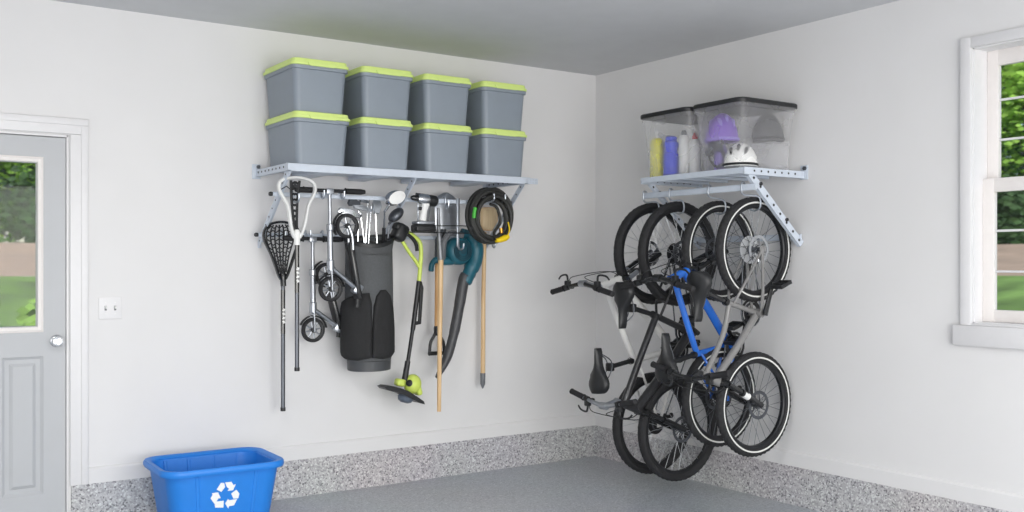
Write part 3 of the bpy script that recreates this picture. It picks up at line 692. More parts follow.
m = MB(); m.tube([tp(417, 283), tp(420.5, 283.5), tp(421.5, 288), tp(419.5, 322.5), tp(415, 323.5), tp(414, 320)], 0.0098, 8, flat=1.5); m.build('support_handle', M['black'], o)
m = MB(); m.ball(tp(412.5, 384), (0.056, 0.052, 0.06), None, 20, 14); m.box(tp(400, 382.5), (0.06, 0.06, 0.045), 0.015, Matrix.Rotation(0.2, 3, 'Y'), seg=3); m.box(tp(417, 388), (0.035, 0.07, 0.09), 0.014, Matrix.Rotation(-0.25, 3, 'Y'), seg=3); m.build('motor_housing', M['limetool'], o)
MB().lathe([(0, 0), (0.019, 0), (0.021, 0.012), (0.016, 0.018), (0.008, 0.016), (0, 0.016)], tp(408.5, 383, -.045), (0, -1, 0), 18).build('adjuster_knob', M['black'], o)
m = MB(); top = [(380.5, 386.5), (384, 385), (390, 385.5), (397, 387.3), (405, 390.5), (413, 395.5), (420, 400.5)]; bot = [(421, 403.5), (416, 402.3), (408, 398), (399, 393.5), (390, 390.8), (383, 389)]
pts = [tp(*p) for p in top + bot]
m.loft([[p + Vector((0, s, -0.0)) for p in pts] for s in (-0.05, -0.02, 0.02, 0.045)]); m.build('guard', M['black'], o)
m = MB(); m.lathe([(0, 0.032), (0.022, 0.032), (0.042, 0.022), (0.05, 0.0), (0.042, -0.02), (0, -0.02)], tp(405.5, 397.5), Vector((-0.3, 0, -1)), 20); m.build('line_spool', mat('blue grey spool plastic', (84, 94, 108), 0.5), o)
hook(tp(412, 236).x, UY, UZ, 0.11, 0.02)

# ---- drill on its wire holder
dyy = -0.36
def dp(px, py, dy=0.0): return at(px, py, y=dyy + dy)
o = thing('cordless_drill', 'silver and black cordless drill standing in the wire holder', 'drill', dp(423, 231.5))
m = MB(); m.lathe([(0, -0.005), (0.010, -0.005), (0.015, 0.004), (0.019, 0.03), (0.019, 0.04), (0, 0.04)], dp(412, 197.5), dp(430, 200.5) - dp(412, 197.5), 18); m.build('chuck', M['blackgloss'], o)
m = MB(); m.lathe([(0, 0.036), (0.024, 0.036), (0.031, 0.055), (0.033, 0.10), (0.03, 0.115), (0, 0.115)], dp(412, 197.5), dp(430, 200.5) - dp(412, 197.5), 22); m.build('gearbox', M['silver'], o)
m = MB(); m.lathe([(0, 0.11), (0.033, 0.11), (0.035, 0.13), (0.033, 0.16), (0.022, 0.172), (0, 0.174)], dp(412, 197.5), dp(430, 200.5) - dp(412, 197.5), 22)
m.tube([dp(416, 194.2, 0), dp(429, 196, 0)], 0.009, 8); m.build('motor_cover', M['black'], o)
m = MB(); m.tube([dp(426, 203), dp(424, 211), dp(422.5, 221)], [0.024, 0.019, 0.022], 14, flat=1.15); m.build('handle', M['white'], o)
m = MB(); m.tube([dp(427.5, 206, 0), dp(426.5, 213, 0), dp(425.5, 220, 0)], [0.017, 0.017, 0.017], 12, flat=1.25); m.build('rubber_grip', M['greyplastic'], o)
m = MB(); m.box(dp(420.3, 208.5), (0.02, 0.016, 0.022), 0.005, Matrix.Rotation(0.2, 3, 'Y')); m.build('trigger', M['black'], o)
m = MB(); m.box(dp(423.5, 223), (0.125, 0.075, 0.02), 0.007); m.build('battery_mount', M['alu'], o)
m = MB(); m.box(dp(423.5, 228.2), (0.135, 0.08, 0.042), 0.009); m.build('battery', M['black'], o)
def wire(pts, r=0.0035, nm='wire_holder', mt='black'): return MB().tube(pts, r, 6).build(nm, M[mt], sh)
z0 = dp(423, 231.5).z - 0.005
X0, X1 = dp(411, 231).x, dp(466, 224).x
wm = MB()
for yy in (dyy - 0.035, dyy + 0.035): wm.tube([(X0, yy, z0), (X1, yy, z0)], 0.003, 6)
for xx in (X0, X1): wm.tube([(xx, dyy - 0.045, z0), (xx, dyy + 0.045, z0), (xx, UY - 0.008, z0 + 0.03)], 0.003, 6)
wm.tube(bez([(X0, dyy - 0.045, z0), (X0, dyy - 0.047, z0 + 0.035), ((X0 + X1) / 2, dyy - 0.049, z0 + 0.04), (X1, dyy - 0.047, z0 + 0.04), (X1, dyy - 0.045, z0)], 5), 0.0032, 6)
for xx in (X0 + 0.10, X1 - 0.02): wm.tube([(xx, UY - 0.009, z0 + 0.05), (xx, UY - 0.012, UZ + 0.02)], 0.004, 6)
wm.build('wire_holder', M['black'], sh)

# ---- shovel hung upside down
sy = -0.13
def sp(px, py, dy=0.0): return at(px, py, y=sy + dy)
o = thing('shovel', 'spade hung blade up with warm wooden shaft and black grip', 'shovel', sp(437, 356))
m = MB(); rows = []
bot, top_ = sp(447, 229), sp(447, 192.5)
Lb = top_.z - bot.z
for i in range(11):
    v = i / 10; w = 0.086 * (1.0 if v < 0.62 else math.sqrt(max(0.02, 1 - ((v - 0.62) / 0.385) ** 2))); w = max(w, 0.012)
    rows.append([(bot.x + w * u, sy - 0.018 * (1 - u * u) + 0.01 * v, bot.z + Lb * v - 0.004 * (1 - abs(u))) for u in [-1 + k / 4 for k in range(9)]] + [(bot.x + w * u, sy + 0.0035 - 0.018 * (1 - u * u) + 0.01 * v, bot.z + Lb * v) for u in [1 - k / 4 for k in range(9)]])
m.loft(rows); m.build('blade', M['alu'], o, ang=50)
m = MB(); m.tube([sp(447, 220), sp(443, 232), sp(437.8, 240), sp(437.5, 262)], [0.014, 0.018, 0.019, 0.0185], 12); m.build('socket', M['darkalu'], o)
m = MB(); m.tube([sp(437.5, 258), sp(437, 333)], 0.0165, 14); m.build('shaft', M['wood2'], o)
m = MB(); m.tube(bez([sp(437, 330), sp(434, 336), sp(430.5, 343), sp(429.5, 353)], 5), 0.0085, 8, flat=1.3); m.tube(bez([sp(437, 330), sp(440, 336), sp(443.5, 343), sp(444.3, 353)], 5), 0.0085, 8, flat=1.3)
m.tube([sp(428.8, 353.7), sp(445, 352.8)], 0.013, 12); m.lathe([(0.018, 0), (0.021, 0.01), (0.02, 0.05), (0.012, 0.06)], sp(437, 326), (0, 0, -1), 14); m.build('grip', M['black'], o)
# ---- garden hoe in front of it
hy_ = -0.33
def hp(px, py, dy=0.0): return at(px, py, y=hy_ + dy)
o = thing('garden_hoe', 'long pale wooden pole with grey metal socket hanging in front of the spade', 'garden hoe', hp(439, 412))
m = MB(); m.tube([hp(440.8, 258), hp(440.2, 300), hp(439, 411.5)], [0.0165, 0.016, 0.0125], 14); m.build('shaft', M['wood'], o)
m = MB(); m.tube([hp(438.3, 208), hp(438.6, 228), hp(440.6, 260)], [0.009, 0.0125, 0.0185], 12); m.build('socket', mat('weathered steel', (134, 136, 140), 0.45, 0.6, noise=0.1), o)
m = MB(); m.prism([(-0.07, -0.05), (0.07, -0.05), (0.06, 0.05), (0.02, 0.06), (-0.02, 0.06), (-0.06, 0.05)], hp(438.3, 205, 0.075), (1, 0, 0), (0, 1, 0.1), 0.004); m.build('blade', M['zinc'], o)
# ---- pole with a broad wooden head behind the hose
py_ = -0.09
def qp(px, py, dy=0.0): return at(px, py, y=py_ + dy)
o = thing('garden_tool', 'wooden pole with a pale broad wooden head showing through the hose', 'garden tool', qp(482.5, 388))
m = MB(); m.tube([qp(484.5, 232), qp(483.3, 300), qp(482.8, 376)], [0.0135, 0.0145, 0.0155], 14); m.build('shaft', M['wood'], o)
m = MB(); m.box(qp(489, 219, 0.0), (0.13, 0.045, 0.155), 0.03, seg=3); m.build('wooden_head', wood_mat('light birch', (226, 198, 156), (240, 216, 176)), o)
m = MB(); m.tube([qp(482.8, 373), qp(482.7, 384), qp(482.7, 388.5)], [0.0175, 0.016, 0.004], 12); m.build('metal_tip', mat('worn steel tip', (122, 124, 128), 0.5, 0.4, noise=0.1), o)

# ---- leaf blower
vy = -0.20
def vp(px, py, dy=0.0): return at(px, py, y=vy + dy)
o = thing('leaf_blower', 'teal leaf blower with long dark grey tube hanging under the hose', 'leaf blower', vp(439, 377))
m = MB()
m.lathe([(0, -0.07), (0.05, -0.07), (0.075, -0.055), (0.088, -0.02), (0.088, 0.03), (0.07, 0.055), (0, 0.06)], vp(457.5, 251), (0, -1, 0), 28)
m.tube(bez([vp(462, 233), vp(470, 236), vp(475.5, 246), vp(475, 259), vp(470, 271), vp(465, 283)], 5), [0.03] * 5 + [0.042] * 5 + [0.05] * 5 + [0.05] * 5 + [0.042] * 5 + [0.036], 16)
m.build('housing', M['teal'], o, ang=60)
m = MB(); m.lathe([(0, 0.071), (0.02, 0.071), (0.022, 0.076), (0, 0.078)], vp(457.5, 251), (0, -1, 0), 18)
for r in (0.034, 0.046, 0.058): m.lathe([(r, 0.066), (r + 0.006, 0.066), (r + 0.006, 0.074), (r, 0.074)], vp(457.5, 251), (0, -1, 0), 30, closed_prof=True)
m.build('intake_grille', mat('dark teal plastic', (20, 66, 80), 0.5), o)
m = MB(); m.tube(bez([vp(463, 236, -.04), vp(452, 233, -.04), vp(446, 238, -.04), vp(443.5, 247, -.04), vp(443, 259, -.02)], 6), 0.0135, 10, flat=1.3); m.build('rear_handle', M['greyplastic'], o)
m = MB(); m.tube(bez([vp(452, 261), vp(442, 261), vp(436, 260), vp(432, 264), vp(431, 271.5)], 5), [0.026] * 6 + [0.02] * 6 + [0.017] * 8 + [0.014], 12); m.build('battery_foot', M['teal'], o)
m = MB(); m.tube(bez([vp(465.5, 276), vp(463.5, 281), vp(459, 307), vp(453.5, 335), vp(446.5, 359), vp(436.8, 378)], 6), [0.038] * 2 + [0.0355] * 10 + [0.033] * 6 + [0.030] * 6 + [0.028 - 0.0025 * k for k in range(6)] + [0.012], 18); m.build('blower_tube', mat('dark grey tube plastic', (66, 67, 70), 0.45, noise=0.05), o)
m = MB(); m.tube(bez([vp(470, 262), vp(474, 266), vp(475, 275), vp(471.5, 279), vp(469, 276)], 5), 0.006, 8); m.build('tube_latch', M['black'], o)
# hooks of the blower and of the poles
for px in (457,):
    x = at(px, 205, y=UY).x
    m = MB(); m.box((x, UY - 0.012, UZ - 0.13), (0.018, 0.006, 0.30), 0.002); m.tube(bez([(x, UY - 0.012, UZ - 0.27), (x, UY - 0.03, UZ - 0.295), (x, UY - 0.07, UZ - 0.29), (x, UY - 0.08, UZ - 0.26)], 5), 0.006, 8); m.build('hook', M['zinc'], sh)
hook(at(440, 210, y=UY).x + .03, UY, UZ, 0.02, 0.03); hook(at(484, 210, y=UY).x, UY, UZ, -0.03, 0.09); hook(at(495, 210, y=UY).x, UY, UZ, -0.03, 0.09)
hook(at(481, 245, y=LY).x, LY, LZ, 0.0, 0.03); hook(at(491, 248, y=LY).x, LY, LZ, 0.03, 0.03)

# ---- garden hose coil
gy = -0.37
c = at(490.5, 217.5, y=gy)
o = thing('garden_hose', 'coiled dark garden hose with yellow nozzle and green tape', 'garden hose', (c.x, gy, c.z - 0.16))
m = MB(); pts = []; loops = 8
rr = random.Random(5); N = 36
rads = [0.164, 0.140, 0.160, 0.118, 0.150, 0.104, 0.166, 0.128, 0.106]; dys = [0.03, 0.03, 0.0, 0.01, -0.025, -0.012, -0.012, -0.038, -0.02]
for k in range(loops * N + 1):
    t = k / N; i = int(t) if t < loops else loops - 1; f = t - i; f2 = f * f * (3 - 2 * f)
    r = rads[i] + (rads[i + 1] - rads[i]) * f2; yy = dys[i] + (dys[i + 1] - dys[i]) * f2
    a = PI / 2 + 2 * PI * t; ph = i * 1.3
    pts.append((c.x + r * math.cos(a) * 0.97 + 0.004 * math.sin(ph), gy + yy, c.z + r * math.sin(a) * 1.05 + 0.006 * math.cos(ph)))
m.tube(pts, 0.0135, 10); m.build('hose_coil', M['hose'], o)
m = MB(); a0 = PI * 0.93; m.tube([(c.x + 0.15 * math.cos(a), gy - 0.045, c.z + 0.155 * math.sin(a)) for a in [a0 + 0.42 * k / 6 for k in range(-2, 5)]], 0.0115, 8); m.build('tape', M['green'], o)
m = MB(); m.tube([at(496, 240.5, y=gy - .06), at(500, 240, y=gy - .06), at(505, 238, y=gy - .065), at(508.5, 236.5, y=gy - .065)], [0.013, 0.017, 0.021, 0.013], 12); m.build('nozzle', M['yellow'], o)
m = MB(); m.tube(bez([at(507, 237, y=gy - .065), at(509.5, 230, y=gy - .055), at(508, 222, y=gy - .05)], 4), 0.0045, 6); m.build('pull_cord', M['yellow'], o)
m = MB(); m.tube(bez([at(497, 240, y=gy - .06), at(494, 233, y=gy - .03), at(500, 222, y=gy - .02), at(497, 208, y=gy - .02), at(490, 204, y=gy - .02)], 5), 0.010, 8); m.build('hose_end', M['hose'], o)
m = MB(); m.lathe([(0.0, 0), (0.013, 0), (0.013, 0.03), (0.008, 0.035), (0, 0.035)], at(501, 228, y=gy - .035), (0.1, 0, -1), 12); m.build('brass_coupling', mat('brass', (196, 140, 60), 0.3, 0.9), o)
# ---- light switch
o = thing('light_switch', 'white double toggle switch plate between the door and the shelf', 'light switch', (-3.33, 0, 1.082))
m = MB(); m.box((-3.33, -0.003, 1.142), (0.118, 0.006, 0.118), 0.003, seg=3); m.build('plate', M['trim'], o)
for k in (-1, 1):
    x = -3.33 + k * 0.024
    f = MB().box((x, -0.0062, 1.142), (0.011, 0.001, 0.025)).build('toggle_slot', M['greyplastic'], o)
    MB().box((x, -0.012, 1.146), (0.009, 0.014, 0.011), 0.002, Matrix.Rotation(0.45, 3, 'X')).build('toggle', M['white'], f)
    for s in (-1, 1): MB().lathe([(0, 0), (0.003, 0), (0.0025, 0.001), (0, 0.001)], (x, -0.006, 1.142 + s * 0.03), (0, -1, 0), 10).build('screw', M['white'], o)

# ------------------------------------------------------------------ recycling bin
bz = 0.36; bc = Vector((-2.91, -0.425, 0)); BW, BD = 0.60, 0.49
o = thing('recycling_bin', 'blue recycling bin with white recycling symbol by the left wall', 'recycling bin', bc); 
rot = -0.02
def RR(w, d, r, z, n=6):
    out = []; w *= 1.06; d *= 1.04
    for a, b in rrect(w, d, r, n):
        out.append((bc.x + a * math.cos(rot) - b * math.sin(rot), bc.y + a * math.sin(rot) + b * math.cos(rot), z))
    return out
m = MB(); m.loft([RR(.44, .34, .07, 0.006), RR(.455, .355, .075, 0.0), RR(.462, .362, .078, 0.012), RR(.545, .435, .09, bz - 0.045), RR(.55, .44, .09, bz - 0.03), RR(.545, .435, .09, bz - 0.012),
                  RR(.528, .418, .085, bz - 0.02), RR(.452, .352, .075, 0.02)], caps=(True, True)); m.build('bin_body', M['bin'], o, ang=40)
m = MB(); m.loft([RR(.55, .44, .09, bz - 0.034), RR(.592, .482, .10, bz - 0.034), RR(.602, .492, .105, bz - 0.024), RR(.60, .49, .105, bz - 0.008), RR(.588, .478, .10, bz), RR(.545, .435, .09, bz - 0.004), RR(.532, .422, .088, bz - 0.014)], closed=True); m.build('rim', M['bin'], o, ang=50)
def face(u, z, off=0.0):                           # a point on the front face: u across, z up
    t = (z - 0.012) / (bz - 0.057); dd = 1.04 * (.362 + (.435 - .362) * t) / 2 + off
    return Vector((bc.x + u * math.cos(rot) + dd * math.sin(rot), bc.y + u * math.sin(rot) - dd * math.cos(rot), z))
for u, w in ((-0.150, 0.010), (0.150, 0.010)):
    m = MB(); m.tube([face(u * 0.87, 0.02), face(u, bz - 0.04)], w, 8, flat=0.5, up=(1, 0, 0)); m.build('rib', M['bin'], o)
for u in (-0.17, -0.06, 0.06, 0.17):                # ribs inside the back wall
    m = MB(); m.tube([(bc.x + u, bc.y + 1.04 * .352 / 2, 0.03), (bc.x + u * 1.12, bc.y + 1.04 * .418 / 2, bz - 0.025)], 0.009, 8, flat=0.6, up=(1, 0, 0)); m.build('inner_rib', M['bin'], o)
# the three chasing arrows
q = at(225.85, 494.85, y=bc.y - 0.211)
sc_c = (q.x - bc.x, q.z); f0 = MB()
SYM = ([(200, 92), (246, 92), (262, 150), (212, 222), (145, 190)],
       [(260, 84), (352, 75), (376, 122), (412, 108), (376, 197), (300, 207), (318, 176), (286, 150)],
       [(424, 188), (470, 246), (455, 314), (386, 319), (352, 246)],
       [(312, 322), (322, 344), (440, 325), (398, 418), (328, 430), (318, 464), (271, 390)],
       [(148, 362), (250, 350), (250, 450), (134, 450), (126, 408)],
       [(78, 242), (166, 228), (206, 312), (174, 316), (126, 402), (64, 318), (92, 262)])
for pl in SYM:
    pts = []
    for x, y in pl:
        dx, dy = (x - 268) / 14.22, (y - 268) / 14.22
        pts.append((sc_c[0] + dx / 195, sc_c[1] + (-dy - 0.133 * dx) / 198))
    f0.loft([[face(u, v, h) for u, v in pts] for h in (-0.001, 0.0016)])
f0.build('recycling_symbol', M['white'], o, smooth=False)
# ------------------------------------------------------------------ shelf on the right wall
RYA, RYB, RXF, RZ = -1.045, -1.872, -0.498, 1.901
rs = thing('wall_shelf', 'short pale steel wall shelf above the bikes', 'shelf', (0, RYB, 1.48))
m = MB(); m.box((RXF / 2 - 0.005, (RYA + RYB) / 2, RZ - 0.006), (-RXF - 0.015, RYA - RYB - 0.004, 0.01), 0.002)
for k in range(5): m.box((RXF / 2, RYB + 0.09 + k * (RYA - RYB - 0.18) / 4, RZ - 0.018), (-RXF - 0.05, 0.03, 0.016), 0.003)
m.build('deck', M['steel_blue'], rs)
m = MB(); m.prism([(0, 0), (0.02, 0.002), (0.02, -0.002), (0.004, -0.004), (0.004, -0.028), (0.02, -0.028), (0.02, -0.032), (0, -0.032)], (RXF, (RYA + RYB) / 2, RZ), (1, 0, 0), (0, 0, 1), RYA - RYB)
m.build('front_rail', M['steel_blue'], rs)
for y, s in ((RYB, 1), (RYA, -1)):
    m = MB(); m.box((RXF / 2, y, RZ - 0.018), (-RXF, 0.004, 0.038)); m.box((RXF / 2, y + s * 0.01, RZ - 0.036), (-RXF, 0.02, 0.004)); m.box((-0.005, y, RZ - 0.005), (0.008, 0.05, 0.08), 0.002)
    plate_holes(m, (RXF + 0.05, y - 0.0034, RZ - 0.017), (-0.06, y - 0.0034, RZ - 0.017), 7, (0, -1, 0), 0.006)
    so = m.build('side_rail', [M['steel_blue'], M['black']], rs)
    MB().lathe([(0, 0), (0.012, 0), (0.012, 0.010), (0, 0.010)], (-0.009, y - 0.008, RZ + 0.018), (-1, 0, 0), 6).build('bolt', M['darkalu'], so)
    a, b = Vector((RXF + 0.06, y + s * 0.012, RZ - 0.03)), Vector((-0.012, y + s * 0.012, 1.49)); d = (b - a).normalized(); n = Vector((0, 1, 0)).cross(d)
    m = MB(); m.loft([[p + Vector((0, oy * s, 0)) + n * oz for oy, oz in ((-0.002, -0.02), (0.002, -0.02), (0.002, 0.017), (0.022, 0.017), (0.022, 0.02), (-0.002, 0.02))] for p in (a, b)])
    plate_holes(m, a + Vector((0, -0.0034, 0)), b + Vector((0, -0.0034, 0)), 8, (0, -1, 0), 0.0075)
    br = m.build('brace', [M['steel_blue'], M['black']], rs)
    for t in (0.16, 0.66): MB().lathe([(0, 0), (0.011, 0), (0.011, 0.008), (0, 0.008)], a.lerp(b, t) + Vector((0.012, -0.002, 0.006)), (0, -1, 0), 6).build('bolt', M['black'], br)
TX, TZ = -0.40, 1.80
for nm, x, z, ya in (('hook_bar', TX, TZ, RYA + 0.09), ('lower_bar', -0.03, 1.53, RYA)):
    m = MB(); m.box((x, (ya + RYB) / 2, z), (0.012, ya - RYB, 0.036), 0.004); m.build(nm, M['steel_blue'], rs)
def bike_hook(y, xw, zw):
    """rod hook: clipped on the bar, reaching out and curling up under the wheel's rim"""
    pts = bez([(TX + 0.012, y, TZ - 0.012), (TX + 0.014, y, TZ + 0.022), (TX - 0.009, y, TZ + 0.026), (TX - 0.012, y, TZ - 0.02), (TX + 0.01, y, TZ - 0.04), (xw - 0.01, y - 0.042, zw + 0.0), (xw + 0.0, y - 0.045, zw - 0.055), (xw + 0.0, y - 0.01, zw - 0.075), (xw + 0.0, y + 0.03, zw - 0.066), (xw + 0.0, y + 0.036, zw - 0.04)], 6)
    MB().tube(pts, 0.005, 8).build('hook', M['zinc'], rs)

# ---- clear totes and what is in them
def clear_tote(label, ya, yb, lab_lid):
    y0, w = (ya + yb) / 2, ya - yb; D = 0.49; x0 = -0.255; Hh = 0.385
    o = thing('clear_tote', label, 'storage tote', (x0, y0, RZ), 'clear totes with black lids')
    def R(d, w_, r, z): return [(x0 + a, y0 + b, RZ + z) for a, b in rrect(d, w_, r, 6)]
    m = MB(); m.loft([R(D - 0.13, w - 0.12, 0.045, 0.003), R(D - 0.105, w - 0.10, 0.05, 0.0), R(D - 0.09, w - 0.085, 0.05, 0.012), R(D - 0.035, w - 0.03, 0.05, Hh - 0.05), R(D - 0.02, w - 0.015, 0.05, Hh - 0.046), R(D - 0.018, w - 0.012, 0.05, Hh - 0.02)], caps=(True, False)); m.build('body', M['clear'], o, ang=50)
    m = MB(); m.loft([R(D - 0.004, w - 0.002, 0.052, Hh - 0.026), R(D, w, 0.055, Hh - 0.022), R(D, w, 0.055, Hh - 0.006), R(D - 0.012, w - 0.012, 0.05, Hh), R(D - 0.05, w - 0.05, 0.045, Hh), R(D - 0.06, w - 0.06, 0.04, Hh - 0.008)]); m.build('lid', M['black'], o, ang=40)
    return o
clear_tote('clear tote with black lid holding bottles, left of the two', -1.008, -1.446, None)
clear_tote('clear tote with black lid holding bike helmets, right of the two', -1.458, -1.856, None)
def bottle(label, px, x, r, h, mt, prof, cap, capcol, top):
    q = at(px, 170, x=x); z = RZ + 0.0045; o = thing('water_bottle', label, 'bottle', (x, q.y, z), 'bottles in the left clear tote')
    MB().lathe([(0, 0)] + [(r * a, h * b) for a, b in prof] + [(0, h * prof[-1][1])], (x, q.y, z), (0, 0, 1), 24).build('bottle_body', mt, o)
    MB().lathe([(0, 0)] + [(r * a, cap * b) for a, b in top] + [(0, cap)], (x, q.y, z + h), (0, 0, 1), 20).build('cap', capcol, o)
    return o
P1 = [(0.9, 0.0), (1, 0.02), (1, 0.88), (0.93, 0.95), (0.62, 1.0)]
P2 = [(0.9, 0.0), (1, 0.02), (1, 0.62), (0.86, 0.68), (0.86, 0.78), (1, 0.84), (0.98, 0.94), (0.7, 1.0)]
bottle('yellow bottle in the left clear tote', 657, -0.335, 0.043, 0.25, M['bottleyellow'], P1, 0.045, M['white'], [(0.42, 0), (0.42, 0.5), (0.22, 0.6), (0.2, 1)])
bottle('blue bottle beside the yellow one in the clear tote', 671, -0.33, 0.046, 0.225, M['bottleblue'], P2, 0.028, M['bottleblue'], [(0.7, 0), (0.8, 0.2), (0.8, 0.7), (0.5, 1)])
bottle('tall white bottle right of the blue one in the clear tote', 684, -0.31, 0.032, 0.25, M['white'], P1, 0.03, M['greyplastic'], [(0.5, 0), (0.5, 0.7), (0.3, 1)])
bottle('white bottle with red cap at the right side of the left clear tote', 695, -0.28, 0.034, 0.22, M['white'], P1, 0.038, M['red'], [(0.5, 0), (0.5, 0.5), (0.3, 0.7), (0.25, 1)])
def helmet(label, c, rx, ry, rz, shell, ribm, yaw=0.0, vents=True, cat='helmet', tilt=0.0):
    c = Vector(c); o = thing('bike_helmet', label, cat, (c.x, c.y, c.z), 'helmets in the right clear tote')
    R_ = Matrix.Rotation(yaw, 3, 'Z') @ Matrix.Rotation(tilt, 3, 'Y')
    def S(u, v, k=1.0):                             # u round, v up (0 rim .. 1 crown)
        a = v * PI / 2; return c + R_ @ Vector((rx * k * math.cos(a) * math.cos(u) * (1 + 0.08 * math.cos(u)), ry * k * math.cos(a) * math.sin(u), rz * k * math.sin(a)))
    m = MB(); rings = [[S(2 * PI * k / 32, v, 1.0) for k in range(32)] for v in (0, 0.12, 0.28, 0.45, 0.62, 0.78, 0.9, 0.97)]
    m.loft(rings); m.build('shell', shell, o, ang=60)
    MB().tube([S(2 * PI * k / 40, 0.05, 1.0) for k in range(40)], 0.007, 8, closed=True).build('rim_trim', ribm, o)
    if vents:                                       # long dark openings, front and back of the crown
        for off in (-0.5, 0.0, 0.5):
            for t0_, t1_ in ((-0.80, -0.42), (0.36, 0.78)):
                pts = []; 
                for k in range(9):
                    t = t0_ + (t1_ - t0_) * k / 8; yy = off * (1 - 0.3 * t * t); q2 = 1 - t * t * 0.92 - yy * yy
                    if q2 < 0.02: continue
                    pts.append(c + R_ @ Vector((rx * t * (1.06 if t > 0 else 0.95), ry * yy, rz * math.sqrt(q2) - 0.001)))
                if len(pts) > 3:
                    nn = len(pts); MB().tube(pts, [0.003 + 0.0075 * math.sin(PI * (k + 0.3) / (nn - 0.4)) for k in range(nn)], 8).build('vent', ribm, o)
    m = MB(); m.tube(bez([S(0.9, 0.05, 0.9), S(0.9, 0.05, 0.6) + Vector((0, 0, -0.012)), S(-0.9, 0.05, 0.6) + Vector((0, 0, -0.012)), S(-0.9, 0.05, 0.9)], 5), 0.004, 6); m.build('strap', M['black'], o)
    return o
def RB(x, y, z): return (x, y, RZ + z)
hz = RZ + 0.018
hy0 = at(742, 160, x=-0.36).y
helmet('white bike helmet with dark vents at the front of the right clear tote', (-0.365, -1.725, hz), 0.12, 0.095, 0.135, M['white'], M['black'], 0.6)
# plain pale box, added to hold up the dark helmet
o = thing('added_clear_box', 'small clear box added to hold up the dark helmet in the right clear tote', 'box', (-0.13, -1.715, RZ + 0.001))
m = MB(); m.box((-0.135, -1.705, RZ + 0.082), (0.155, 0.2, 0.14), 0.006); m.build('box_body', M['clear'], o); m = MB(); m.box((-0.135, -1.705, RZ + 0.158), (0.165, 0.21, 0.016), 0.005); m.build('box_lid', M['clear'], o)
helmet('dark grey rounded helmet lying on the small added clear box', (-0.135, -1.715, RZ + 0.178), 0.095, 0.088, 0.16, M['helmetdark'], M['black'], 0.0, False)
o = thing('lilac_flask', 'lilac flask standing under the purple helmet in the right clear tote', 'flask', (-0.36, -1.565, RZ))
MB().lathe([(0, 0.004), (0.036, 0.004), (0.038, 0.01), (0.038, 0.125), (0.03, 0.14), (0, 0.14)], (-0.36, -1.57, RZ), (0, 0, 1), 20).build('flask_body', M['lilac'], o); MB().lathe([(0, 0), (0.024, 0), (0.024, 0.02), (0, 0.02)], (-0.36, -1.57, RZ + 0.14), (0, 0, 1), 16).build('cap', M['lilac'], o)
helmet('purple bike helmet high at the left of the right clear tote', (-0.365, -1.585, RZ + 0.172), 0.10, 0.092, 0.165, M['purple'], M['lilac'], 1.2)
o = thing('swim_goggles', 'dark round goggles leaning below the purple helmet', 'goggles', (-0.425, -1.60, RZ + 0.06))
m = MB()
for k in (-1, 1): m.lathe([(0.026, -0.008), (0.034, -0.008), (0.036, 0.006), (0.028, 0.01)], (-0.432, -1.592 + k * 0.034, RZ + 0.135 - k * 0.012), (-1, 0.1, 0.2), 20, closed_prof=True)
m.tube(bez([(-0.425, -1.556, RZ + 0.125), (-0.41, -1.53, RZ + 0.08), (-0.405, -1.58, RZ + 0.03), (-0.40, -1.64, RZ + 0.06), (-0.425, -1.63, RZ + 0.14)], 6), 0.006, 6, flat=1.5); m.build('goggle_frame', M['helmetdark'], o)
for k in (-1, 1): MB().lathe([(0, 0), (0.028, 0), (0.028, 0.003), (0, 0.004)], (-0.433, -1.592 + k * 0.034, RZ + 0.135 - k * 0.012), (-1, 0.1, 0.2), 18).build('lens', M['greyplastic'], o)

